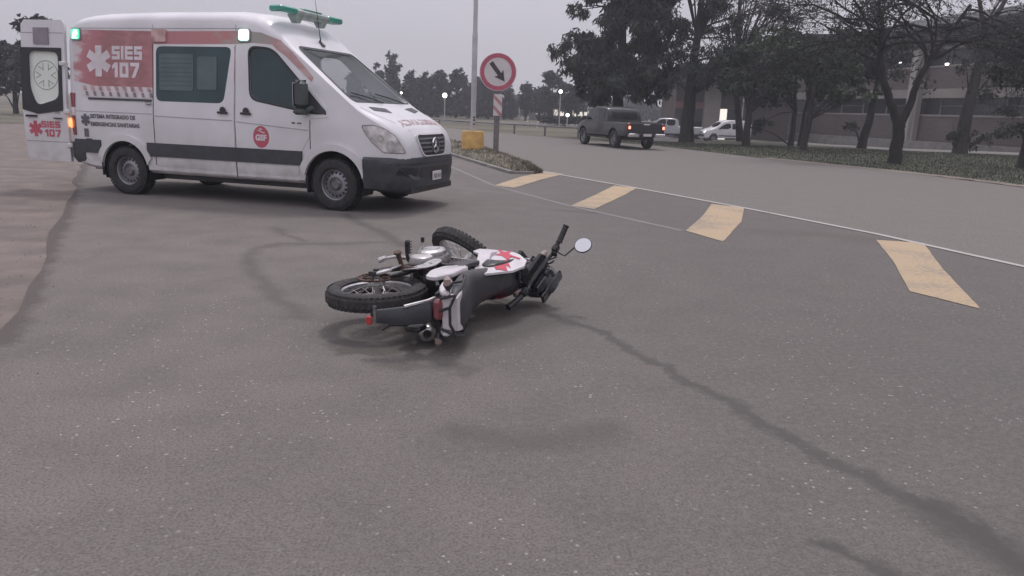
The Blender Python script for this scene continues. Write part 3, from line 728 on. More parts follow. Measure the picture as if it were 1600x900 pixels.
M['van_redfade'] = fade_mat('faded_red_wrap', [(0, (.62, .56, .58)), (.045, (.60, .40, .42)), (.14, RED), (.36, (.44, .17, .19)), (.48, RED2), (.60, (.46, .21, .22)), (.78, RED2), (1, RED)], scale=2.6, x0=-4.30, x1=-2.8)
M['van_redfade2'] = mat('faded_red_patch', (.45, .22, .22), .5, var=.3, scale=7, c2=(.48, .34, .32))
M['van_bandfade'] = fade_mat('faded_band_wrap', [(0, RED), (.42, (.50, .22, .22)), (.50, (.42, .36, .33)), (.62, (.34, .33, .30)), (.82, (.40, .34, .32)), (.92, (.50, .28, .28)), (1, (.55, .40, .38))], x0=-3.0, x1=-.3)
M['glass_door'] = mat('door_glass_film', (.016, .042, .046), .18, var=.25, scale=1.5, spec=.6)
# ------------------------------------------------------------ motorcycle lying on its right side
def build_motorcycle():
    YAW = radians(MOTO[3]); zc = MOTO[2]
    F = Vector((cos(YAW), sin(YAW), 0)); roll = radians(MOTO[4])
    F = (F + Vector((0, 0, MOTO[6]))).normalized()
    U = Vector((sin(YAW), -cos(YAW), 0)) * cos(roll) + Vector((0, 0, 1)) * sin(roll); U = (U - F * U.dot(F)).normalized(); L = U.cross(F)
    root = thing('motorcycle', (0, 0, 0), 0, 'white and black trail motorcycle with red stickers lying on its right side on the asphalt', 'motorcycle')
    Mx = Matrix(((F.x, L.x, U.x, 0), (F.y, L.y, U.y, 0), (F.z, L.z, U.z, 0), (0, 0, 0, 1)))
    Mx.translation = Vector((MOTO[0], MOTO[1], zc)) - U * .32
    root.matrix_world = Mx
    # steered frame
    A = Vector((.99, 0, 1.0)); sdir = Vector((-.44, 0, .898)).normalized()
    ST = Matrix.Translation(A) @ Matrix.Rotation(radians(-MOTO[5]), 4, sdir) @ Matrix.Translation(-A)
    def nm(X=None): m = MB(); m.X = X; return m
    def wheel(name, c, r, tw, rim_r, X=None, knob=True, n_sp=18):
        h = nm(X); h.lathe([(.03, -.085), (.055, -.08), (.055, -.06), (.03, -.05), (.028, .05), (.055, .06), (.055, .08), (.03, .085)], c=c, n=18)
        w_ = h.obj(name, 'alu', root)
        t = nm(X); prof = []
        cr = r - tw * .52
        for k in range(13):
            a = radians(-130 + 260 * k / 12); prof.append((cr + tw * .52 * cos(a), tw * .5 * sin(a)))
        t.lathe(prof, c=c, n=56, close=True); t.obj('tyre', 'dusty_rubber', w_)
        kb = nm(X); cx, cy, cz = c; nk = 56
        for k in range(nk):
            for row, (y, wd) in enumerate(((-.038, .020), (-.013, .022), (.013, .022), (.038, .020))):
                a = 2 * pi * (k + (.5 if row in (1, 2) else 0)) / nk
                rr = cr + tw * .52 * cos(math.asin(min(.95, abs(y) / (tw * .52))))
                vs = []
                for e in (-.004, .0018):
                    for da in (-.048, .048):
                        for dy in (-wd / 2, wd / 2): vs.append((cx + (rr + e) * cos(a + da * .8), cy + y + dy, cz + (rr + e) * sin(a + da * .8)))
                kb.add(vs, [(4, 5, 7, 6), (0, 1, 5, 4), (2, 6, 7, 3), (0, 4, 6, 2), (1, 3, 7, 5)])
        tag(kb.obj('tread_knobs', 'dusty_rubber', w_, False), kind='stuff')
        rm = nm(X); rm.lathe([(rim_r + .016, -.034), (rim_r - .002, -.036), (rim_r - .018, -.022), (rim_r - .022, 0), (rim_r - .018, .022), (rim_r - .002, .036), (rim_r + .016, .034), (rim_r + .004, 0)], c=c, n=48, close=True)
        rm.obj('rim', 'alu', w_)
        sp = nm(X)
        for k in range(n_sp * 2):
            a = 2 * pi * k / (n_sp * 2); sg = 1 if k % 2 else -1; b_ = a + (.55 if (k // 2) % 2 else -.55)
            sp.tube([(cx + .045 * cos(b_), cy + sg * .06, cz + .045 * sin(b_)), (cx + (rim_r - .012) * cos(a), cy, cz + (rim_r - .012) * sin(a))], .0024, 4)
        sp.obj('spokes', 'alu', w_)
        return w_
    rc = (0, 0, .32); fc = (1.345, 0, .335)
    wr = wheel('rear_wheel', rc, .325, .115, .235)
    wf = wheel('front_wheel', fc, .335, .095, .255, ST, True)
    # rear sprocket, chain, guard
    s = nm()
    for k in range(6):
        a = 2 * pi * k / 6; s.tube([(.04 * cos(a), .10, .32 + .04 * sin(a)), (.095 * cos(a + .15), .10, .32 + .095 * sin(a + .15))], .008, 6)
    n = 42; o1 = []
    for k in range(n * 2):
        a = 2 * pi * k / (n * 2); rr = .118 if k % 2 else .111; o1.append((rr * cos(a), .32 + rr * sin(a)))
    V, Fc = fill([o1], .2, [disc2d(0, .32, .09, None, 36)])
    for y0 in (.098,):
        nn = len(V); s.add([(p[0], y0, p[1]) for p in V] + [(p[0], y0 + .006, p[1]) for p in V], list(Fc) + [tuple(i + nn for i in f) for f in Fc])
    s.obj('sprocket', 'rust_metal', root)
    ch = nm()
    def link_run(p, q, nl):
        for k in range(nl):
            a = Vector(p).lerp(Vector(q), (k + .5) / nl); d = (Vector(q) - Vector(p)); an = atan2(d.z, d.x)
            ch.box((0, 0, 0), (d.length / nl * .86, .014 if k % 2 else .009, .014), Matrix.Translation(a) @ Matrix.Rotation(-an, 4, 'Y'))
    link_run((.0, .104, .435), (.47, .104, .425), 36); link_run((.0, .104, .205), (.47, .104, .33), 36)
    for k in range(26):
        a = radians(92 + 176 * k / 25); ch.box((.117 * cos(a), .104, .32 + .117 * sin(a)), (.013, .011, .013), None)
    tag(ch.obj('chain', 'rust_metal', root, False), kind='stuff')
    cg = nm(); cg.pillow([(-.02, .435), (.10, .475), (.42, .475), (.47, .455), (.47, .44), (.10, .45), (.0, .425)], .118, .014); cg.obj('chain_guard', 'black', root)
    # swing arm, shock, stand
    sa = nm()
    for sg in (-1, 1):
        sa.loft([[(x, sg * y + dy, z + dz) for dy, dz in ((-.014, -.026), (.014, -.026), (.014, .026), (-.014, .026))] for x, y, z in ((-.05, .135, .32), (.1, .133, .325), (.40, .10, .38), (.50, .09, .40))])
        sa.lathe([(.018, .118), (.018, .16)], (0, sg, 0), (0, 0, .32), 8)
    sa.box((.42, 0, .385), (.05, .2, .05)); sa.obj('swing_arm', 'dark_metal', root)
    sh = nm(); sh.tube([(.33, 0, .42), (.46, 0, .74)], .024, 10)
    sh.tube([(.345 + .13 * k / 60 + 0, .045 * cos(k * .9), .45 + .26 * k / 60 + .0) if 0 else ((.345 + .10 * k / 60) + .045 * sin(k * .7) * .9, .045 * cos(k * .7), .45 + .26 * k / 60) for k in range(61)], .007, 5)
    sh.obj('shock_absorber', 'dull_steel', root)
    # frame tubes
    fr = nm()
    for sg in (-1, 1):
        fr.tube([(.96, sg * .03, .93), (.80, sg * .07, .84), (.55, sg * .10, .74), (.44, sg * .11, .60), (.46, sg * .11, .36)], .017)
        fr.tube([(.97, sg * .02, .86), (.90, sg * .05, .60), (.84, sg * .08, .34), (.76, sg * .10, .245), (.52, sg * .11, .26), (.46, sg * .11, .36)], .015)
        fr.tube([(.50, sg * .10, .74), (.20, sg * .105, .77), (-.22, sg * .085, .86)], .013)
        fr.tube([(.44, sg * .11, .48), (.15, sg * .115, .66), (-.08, sg * .10, .80)], .012)
    fr.tube([(.955, 0, .83), (.90, 0, .99)], .034, 12); fr.obj('frame', 'black', root)
    # engine
    en = nm(); en.pillow(smooth_poly([(.50, .26), (.46, .38), (.52, .47), (.66, .49), (.82, .46), (.88, .36), (.84, .25), (.66, .22)], 2), 0, .125)
    eng = en.obj('engine', 'dull_steel', root)
    cv = nm(); cv.pillow(smooth_poly([(.60, .27), (.56, .36), (.62, .44), (.74, .45), (.83, .39), (.82, .29), (.72, .25)], 2), .135, .035, ((-1, 1), (0, 1), (.6, .97), (.9, .86), (1, .7)))
    cv.lathe([(.055, 0), (.05, .012), (.0, .014)], c=(.70, .165, .35), n=22); cv.obj('engine_cover', 'alu', eng)
    cv = nm(); cv.pillow(smooth_poly([(.56, .27), (.54, .40), (.62, .47), (.74, .44), (.86, .38), (.82, .27)], 2), -.15, .03); cv.obj('engine_cover', 'dull_steel', eng)
    fc_ = nm(); fc_.pillow(smooth_poly([(.40, .34), (.40, .44), (.50, .47), (.56, .42), (.55, .32), (.47, .29)], 2), .13, .03); fc_.obj('sprocket_cover', 'moto_silver', eng)
    cy = nm()
    for k in range(9):
        t_ = k / 8; cy.box((0, 0, 0), (.17 - .02 * (k > 6), .16, .006), Matrix.Translation((.735 + .035 * t_, 0, .49 + .16 * t_)) @ Matrix.Rotation(radians(12), 4, 'Y'))
    cy.tube([(.73, 0, .46), (.775, 0, .67)], .062, 16); cy.box((.785, 0, .685), (.15, .13, .07), Matrix.Rotation(radians(0), 4, 'Y'), b=.02); cy.obj('cylinder', 'dull_steel', eng, ang=20)
    cb = nm(); cb.tube([(.66, .0, .60), (.56, .01, .62), (.46, .01, .64)], [.03, .035, .05], 12); cb.tube([(.60, .0, .55), (.60, 0, .68)], .03, 12); cb.obj('carburettor', 'dark_metal', root)
    ab = nm(); ab.pillow(smooth_poly([(.18, .54), (.16, .68), (.30, .75), (.46, .72), (.46, .56), (.34, .50)], 1), 0, .10); ab.obj('air_box', 'black', root)
    # exhaust on the right side
    ex = nm(); ex.tube([(.83, -.03, .66), (.93, -.05, .60), (.95, -.09, .48), (.86, -.15, .33), (.70, -.165, .29), (.50, -.165, .36), (.38, -.165, .46)], .018, 10)
    exo = ex.obj('exhaust', 'dull_steel', root)
    e2 = nm(); e2.tube([(.40, -.17, .47), (.33, -.165, .52), (.28, -.165, .53), (-.15, -.16, .755), (-.18, -.16, .77)], [.025, .045, .056, .058, .052], 18); e2.obj('muffler', 'dark_metal', exo)
    e3 = nm(); ax = Vector((-.46, -.01, .26)).normalized(); c3 = (-.18, -.16, .77)
    e3.lathe([(.052, 0), (.055, .014), (.047, .034), (.027, .040), (.024, .01)], tuple(ax), c3, 24, close=True); e3.obj('muffler_end', 'chrome_dull', exo)
    e4 = nm(); e4.lathe([(.0, .020), (.026, .020), (.026, .012), (0, .012)], tuple(ax), c3, 18); e4.obj('muffler_opening', 'black', exo)
    e5 = nm(); e5.pillow([(.30, .57), (.0, .73), (-.02, .79), (.20, .70), (.32, .62)], -.226, .008); e5.obj('heat_shield', 'dull_steel', exo)
    # bodywork. outlines are (x, z)
    def pil(name, out, y, hw, m, it=2, par=root, X=None, prof=None):
        b = nm(X); b.pillow(smooth_poly(out, it), y, hw, prof or ((-1, .80), (-.9, .9), (-.6, .98), (0, 1), (.6, .98), (.9, .9), (1, .80))); return b.obj(name, m, par)
    tank = pil('fuel_tank', [(.50, .80), (.50, .90), (.60, .955), (.76, .985), (.88, .96), (.93, .88), (.88, .80), (.70, .76)], 0, .125, 'black')
    cap = nm(); cap.lathe([(.03, 0), (.03, .012), (.02, .018)], (.1, 0, 1), (.78, 0, .985), 18); cap.obj('filler_cap', 'black', tank)
    # shrouds: faceted plates, lofted outwards towards the front
    def shroud(sg):
        o = [(.36, .83), (.42, .93), (.58, 1.02), (.72, 1.05), (.82, 1.03), (.87, .96), (.90, .86), (.92, .74), (.93, .62), (.86, .60), (.80, .67), (.58, .75)] if sg > 0 else [(.50, .83), (.58, .92), (.72, .96), (.86, .97), (.98, .93), (1.02, .84), (.98, .66), (.90, .64), (.66, .76)]
        def wy(x): return lerp([(.36, .085), (.55, .11), (.8, .14), (.95, .15)], x)
        V, Fc = fill([o], .05)
        b = nm(); nn = len(V)
        def yy(p): return wy(p[0]) - .10 * max(0, (p[1] - .93)) ** 1.0 * 3.2 - .02 * abs(p[1] - .86)
        b.add([(p[0], sg * yy(p), p[1]) for p in V] + [(p[0], sg * (yy(p) - .014), p[1]) for p in V], list(Fc) + [tuple(i + nn for i in f[::-1]) for f in Fc])
        e = {}
        for f in Fc:
            for a, c in zip(f, f[1:] + f[:1]): e[(a, c)] = 1
        b.f += [(c, a, a + nn, c + nn) for (a, c) in e if (c, a) not in e]
        so = b.obj('tank_shroud', 'moto_white', root, ang=25)
        def dec(polys, m, off):
            V, Fc = fill(polys, .05); b = nm(); b.add([(p[0], sg * (yy(p) + off), p[1]) for p in V], Fc); b.obj('sticker', m, so, False)
        # red zigzags
        zz = [[(.50, .935), (.56, .885), (.585, .92), (.66, .86), (.64, .92), (.70, .93), (.60, 1.0), (.615, .955), (.54, 1.0)],
              [(.70, .94), (.77, .86), (.78, .80), (.83, .83), (.93, .76), (.87, .84), (.91, .89), (.85, .88), (.80, .92), (.81, .99), (.78, .99), (.77, .93)]]
        dec(zz, 'moto_red', .003)
        dec([[(.56, .85), (.74, .80), (.86, .795), (.83, .755), (.74, .785)], [(.40, .875), (.56, .845), (.56, .838), (.40, .867)]], 'decal_slate', .003)
        return so
    shroud(1); shroud(-1)
    seat = nm()
    ss = []
    for x, z0, z1, hw in ((.66, .84, .985, .075), (.60, .83, .975, .09), (.50, .80, .93, .105), (.38, .78, .90, .12), (.24, .79, .90, .135), (.12, .82, .93, .14), (.05, .84, .965, .14), (-.10, .88, 1.01, .135), (-.20, .92, 1.035, .12), (-.24, .94, 1.03, .10)):
        zc_ = (z0 + z1) / 2; hz = (z1 - z0) / 2
        ss.append([(x, hw * abs(cos(a)) ** .6 * (1 if cos(a) > 0 else -1) * (1 if sin(a) < .2 else .94), zc_ + hz * abs(sin(a)) ** .7 * (1 if sin(a) > 0 else -1)) for a in [2 * pi * k / 20 for k in range(20)]])
    seat.loft(ss); so = seat.obj('seat', 'seat_vinyl', root)
    lt = nm(); V, Fc = text2d('PROTORK', .035, .001, 1.0) if False else text2d('TORNADO', .034, .0012, 1.0)
    # side panels & tail
    for sg in (-1, 1):
        pil('side_panel', densify([(.02, .66), (.0, .74), (.14, .80), (.36, .80), (.40, .74), (.30, .64), (.16, .62)], .05), sg * .125, .016, 'moto_white', 1, root, None, ((-1, .9), (-.6, 1), (.6, 1), (1, .94)))
        pil('side_cover', [(.30, .765), (.46, .77), (.56, .80), (.58, .74), (.50, .66), (.42, .64)], sg * .125, .018, 'seat_vinyl', 1)
        pil('tail_panel', [(.06, .80), (.0, .86), (-.16, .94), (-.30, .985), (-.31, .93), (-.16, .85)], sg * .12, .016, 'moto_white', 1)
    tl = nm(); tl.loft([[(x, sg_ * hw, z) for sg_, z in ((-1, z0), (1, z0), (1, z1), (-1, z1))] for x, hw, z0, z1 in ((-.06, .115, .87, .95), (-.20, .11, .90, 1.02), (-.285, .095, .93, 1.03))]); tl.obj('tail_cowl', 'moto_white', root, ang=20)
    t3 = nm(); t3.box((-.28, .02, .905), (.06, .12, .06), b=.015); t3.obj('tail_light', 'tail_dull', root)
    # rack
    gr = nm()
    for sg in (-1, 1):
        gr.tube([(.12, sg * .14, .88), (.0, sg * .16, .95), (-.20, sg * .15, 1.02), (-.31, sg * .12, 1.03), (-.325, sg * .05, 1.0)], .009)
        gr.tube([(-.10, sg * .155, .985), (-.13, sg * .135, .87)], .008); gr.tube([(-.31, sg * .12, 1.03), (-.30, sg * .09, .93)], .008)
    gr.tube([(-.325, .05, 1.0), (-.325, -.05, 1.0)], .009); gr.tube([(-.325, .05, 1.0), (-.31, .02, .93)], .009); gr.obj('grab_rail', 'dark_metal', root)
    # mudguard with number plate holder and reflector
    mg = nm(); V = []
    prof_ = [(-.02, .80, .07), (-.16, .86, .075), (-.30, .86, .08), (-.39, .79, .075), (-.45, .70, .065), (-.485, .61, .05)]
    mg.loft([[(x + dx, y, z + dz) for y, dx, dz in ((-hw, .02, -.015), (-hw, 0, 0), (-hw * .5, -.008, .012), (hw * .5, -.008, .012), (hw, 0, 0), (hw, .02, -.015), (hw * .9, .03, -.02), (-hw * .9, .03, -.02))] for x, z, hw in [(a, b, c * .72) for a, b, c in prof_]])
    mgo = mg.obj('rear_mudguard', 'plastic', root)
    rf = nm(); rf.box((-.50, -.02, .575), (.02, .05, .035), b=.005); rf.obj('reflector', 'orange_red', mgo)
    rf = nm(); rf.box((-.49, .02, .61), (.012, .09, .02), Matrix.Identity(4)); rf.obj('bracket', 'dull_steel', mgo)
    lp = nm(); lp.tube([(-.10, .07, .86), (-.30, .072, .85), (-.42, .058, .76)], .010, 6); lp.obj('mudguard_edge', 'alu', mgo)
    wk = nm(); wk.box((-.33, -.09, .78), (.10, .03, .10), b=.01); wk.tube([(-.36, -.07, .74), (-.42, -.06, .66), (-.40, -.10, .60)], .008, 6); wk.box((-.20, -.08, .70), (.16, .05, .12), b=.02); wk.obj('tool_box', 'black', root)
    # turn signals
    def signal(p, d, X=None):
        s1 = nm(X); p = Vector(p); d = Vector(d)
        s1.tube([p - d * .10, p - d * .02], .010, 8); s1.tube([p - d * .03, p, p + d * .012], [.016, .03, .026], 12)
        o = s1.obj('turn_signal', 'black', root)
        l_ = nm(X); l_.tube([p + Vector((-.004, 0, 0)), p + d * .035 + Vector((-.004, 0, 0)), p + d * .048 + Vector((-.004, 0, 0))], [.026, .021, .008], 14); l_.obj('lens', 'amber', o)
    signal((-.27, .17, .965), (-.1, 1, 0)); signal((-.25, -.16, .885), (-.1, -1, 0))
    # fork, yokes
    ax_ = Vector((1.345, 0, .335)); 
    def on(t, y=0, off=0): 
        return (ax_.x + sdir.x * t - .0 + off * sdir.z, y, ax_.z + sdir.z * t - off * sdir.x)
    fk = nm(ST)
    for sg in (-1, 1):
        fk.tube([on(0, sg * .088), on(.30, sg * .088)], .027, 12); fk.tube([on(.28, sg * .088), on(.80, sg * .088)], .019, 12)
    fko = fk.obj('fork', 'fork_silver', root)
    yk = nm(ST); yk.box((0, 0, 0), (.10, .24, .035), Matrix.Translation(on(.58, 0, -.02)) @ Matrix.Rotation(radians(-26), 4, 'Y')); yk.box((0, 0, 0), (.10, .24, .03), Matrix.Translation(on(.78, 0, -.02)) @ Matrix.Rotation(radians(-26), 4, 'Y')); yk.obj('yoke', 'dark_metal', fko)
    ga = nm(ST)
    for sg in (-1, 1):
        for k in range(8): ga.lathe([(.022, 0), (.031, .008), (.022, .016)], tuple(sdir), on(.29 + .016 * k, sg * .088), 10)
    ga.obj('gaiter', 'black', fko)
    fm = nm(ST)
    fr_ = []
    for k in range(9):
        a = radians(35 + 85 * k / 8); rr = .372
        x, z = 1.345 + rr * cos(a), .335 + rr * sin(a)
        fr_.append([(x + e * cos(a), y, z + e * sin(a)) for y, e in ((-.06, -.03), (-.058, .0), (-.03, .012), (.03, .012), (.058, 0), (.06, -.03), (.05, -.028), (.03, .004), (-.03, .004), (-.05, -.028))])
    fm.loft(fr_); 
    bd = nm(ST); bd.lathe([(.05, .095), (.118, .095), (.118, .099), (.05, .099)], c=fc, n=36, close=True); bd.obj('brake_disc', 'dull_steel', wf)
    # headlight fairing, clocks
    hf = nm(ST); hp = on(.72)
    ff = []
    for x, z0, z1, hw in ((1.00, .90, 1.08, .08), (1.04, .84, 1.16, .12), (1.10, .80, 1.20, .15), (1.18, .84, 1.13, .13), (1.26, .92, 1.04, .07)):
        zc_ = (z0 + z1) / 2; hz = (z1 - z0) / 2
        ff.append([(x, hw * abs(cos(a)) ** .9 * (1 if cos(a) > 0 else -1) * (1 - .35 * max(0, -sin(a))), zc_ + hz * abs(sin(a)) ** .9 * (1 if sin(a) > 0 else -1)) for a in [2 * pi * k / 18 for k in range(18)]])
    hf.loft(ff); hfo = hf.obj('headlight_fairing', 'gloss_black', root)
    hl = nm(ST); hl.lathe([(.0, .02), (.07, .012), (.085, 0), (.085, -.02)], (1, 0, -.1), (1.235, 0, 1.0), 20); hl.obj('headlight', 'lamp_glass', hfo)
    ck = nm(ST); ck.lathe([(.042, -.05), (.044, 0), (.036, .012)], (-.55, 0, .85), (1.02, .045, 1.12), 18); ck.box((1.05, -.02, 1.10), (.10, .22, .10), b=.03); ck.box((1.10, 0, 1.16), (.10, .26, .03), b=.01); ck.box((1.03, .10, 1.0), (.05, .07, .14), b=.02)
    cko = ck.obj('instrument_panel', 'gloss_black', root)
    cf = nm(ST); cf.lathe([(.0, .014), (.034, .014), (.034, .010), (0, .010)], (-.55, 0, .85), (1.02, .045, 1.12), 18); cf.obj('dial_glass', 'dark_glass', cko)
    # cables
    cbm = nm()
    rr_ = random.Random(3)
    for k in range(11):
        y0 = rr_.uniform(-.2, .2); a = ST @ Vector((1.0, y0, 1.10)); b_ = Vector((.93, rr_.uniform(-.07, .07), .84))
        mid = (a + b_) / 2 + Vector((.14 + rr_.uniform(-.03, .05), rr_.uniform(-.05, .05), .02)); pts = [a * (1 - t) ** 2 + mid * 2 * t * (1 - t) + b_ * t * t for t in [i / 9 for i in range(10)]]
        cbm.tube(pts, .0055, 6)
    cbm.obj('cables', 'black', root)
    # handlebar
    hb = nm(ST); hx = .96
    hb.tube([(.87, .37, 1.08), (.90, .26, 1.09), (.945, .15, 1.08), (hx, .06, 1.06), (hx, -.06, 1.06), (.945, -.15, 1.08), (.90, -.26, 1.09), (.87, -.37, 1.08)], .0125, 10)
    hb.tube([(.945, .14, 1.078), (.945, -.14, 1.078)], .008, 8); hbo = hb.obj('handlebar', 'black', root)
    for sg in (-1, 1):
        g_ = nm(ST)
        p0, p1 = Vector((.902, sg * .255, 1.09)), Vector((.862, sg * .38, 1.078))
        pts = [p0.lerp(p1, t / 12) for t in range(13)]
        g_.tube(pts, [.024] + [.020 if k % 2 else .0215 for k in range(11)] + [.024], 12); g_.obj('grip', 'black', hbo)
        sw = nm(ST); sw.box((.915, sg * .205, 1.09), (.05, .065, .05), b=.012); sw.box((.93, sg * .17, 1.10), (.05, .03, .04), b=.01); sw.obj('switch_housing', 'black', hbo)
        lv = nm(ST); lv.tube([(.955, sg * .17, 1.08), (.955, sg * .24, 1.06), (.93, sg * .36, 1.045), (.935, sg * .375, 1.045)], [.010, .008, .007, .010], 8); lv.obj('lever', 'dark_metal', hbo)
    # mirrors
    mi = nm(ST); mi.tube([(.925, .19, 1.10), (.92, .185, 1.15), (.93, .19, 1.175), tuple(Vector(MIR) + Vector((.01, -.03, -.05)))], .0055, 8)
    mi.lathe([(.0, .016), (.04, .014), (.060, .004), (.065, -.006), (.060, -.010)], (1, 0, .12), MIR, 32); mo = mi.obj('mirror', 'black', root)
    mg2 = nm(ST); mg2.lathe([(.0, -.011), (.059, -.011), (.059, -.009), (0, -.009)], (1, 0, .12), MIR, 32); mg2.obj('mirror_glass', 'mirror', mo, False)
    # front signals
    signal((1.06, .17, .98), (0, 1, 0), ST); signal((1.06, -.17, .98), (0, -1, 0), ST)
    # foot controls left
    fp = nm(); fp.tube([(.44, .13, .30), (.44, .17, .295)], .012, 8); fp.box((.44, .22, .30), (.05, .10, .02), b=.006)
    for k in range(5): fp.box((.44, .18 + .02 * k, .315), (.052, .006, .010))
    fp.obj('foot_peg', 'dark_metal', root)
    fp = nm(); fp.tube([(.44, -.13, .30), (.44, -.17, .295)], .012, 8); fp.box((.44, -.215, .30), (.05, .08, .02), b=.006); fp.obj('foot_peg', 'dark_metal', root)
    gl_ = nm(); gl_.tube([(.55, .165, .33), (.66, .175, .285), (.68, .18, .285)], .008, 8); gl_.tube([(.68, .175, .285), (.68, .235, .288)], .010, 8); glo = gl_.obj('gear_lever', 'chrome_dull', root)
    g3 = nm(); g3.tube([(.68, .215, .287), (.68, .25, .288)], .014, 8); g3.obj('rubber_tip', 'black', glo)
    pp = nm(); pp.tube([(.22, .125, .52), (.14, .15, .46), (.13, .15, .44)], .012, 8); pp.tube([(.13, .14, .44), (.09, .25, .43)], [.014, .017], 8); pp.lathe([(.026, 0), (.026, .012)], (-.3, 1, 0), (.088, .25, .43), 12); pp.obj('passenger_peg', 'rust_metal', root)
    pb = nm(); V, Fc = fill([smooth_poly([(.10, .42), (.10, .48), (.24, .60), (.46, .56), (.50, .50), (.44, .47), (.26, .50)], 1)], .1, [disc2d(.20, .50, .014, None, 10), disc2d(.34, .53, .014, None, 10), disc2d(.42, .515, .014, None, 10)])
    nn = len(V); pb.add([(p[0], .137, p[1]) for p in V] + [(p[0], .145, p[1]) for p in V], list(Fc) + [tuple(i + nn for i in f) for f in Fc]); pb.obj('peg_bracket', 'alu', root)
    ss_ = nm(); ss_.tube([(.50, .13, .24), (.36, .165, .245), (.22, .18, .25)], [.014, .011, .010], 8); ss_.box((.19, .18, .25), (.09, .035, .03), b=.01); ss_.obj('side_stand', 'moto_silver', root)
    tt = nm(); tt.tube([(-.02, .17, .44), (.10, .172, .44)], .006, 6); tt.pillow(smooth_poly([(-.14, .40), (-.14, .43), (-.02, .45), (.0, .43), (-.04, .405)], 1), .165, .008); tt.obj('brake_torque_arm', 'moto_silver', root)
    # sticker on the seat side
    V, Fc = text2d('RACING', .038, .0015, 1.0)
    st = nm(); st.add([(.18 + p[0] * .9 - .0, .131 - .0 * p[1], .80 + p[1] + .06 * (p[0]) * -.5) for p in V], Fc)
    return root
M['moto_silver'] = mat('pale_silver_paint', (.55, .52, .52), .35, .3, var=.12, scale=20)
M['fork_silver'] = mat('fork_alloy', (.42, .41, .40), .35, .6, var=.2, scale=12)
M['chrome_dull'] = mat('dull_chrome', (.5, .49, .48), .28, .9, var=.25, scale=30)
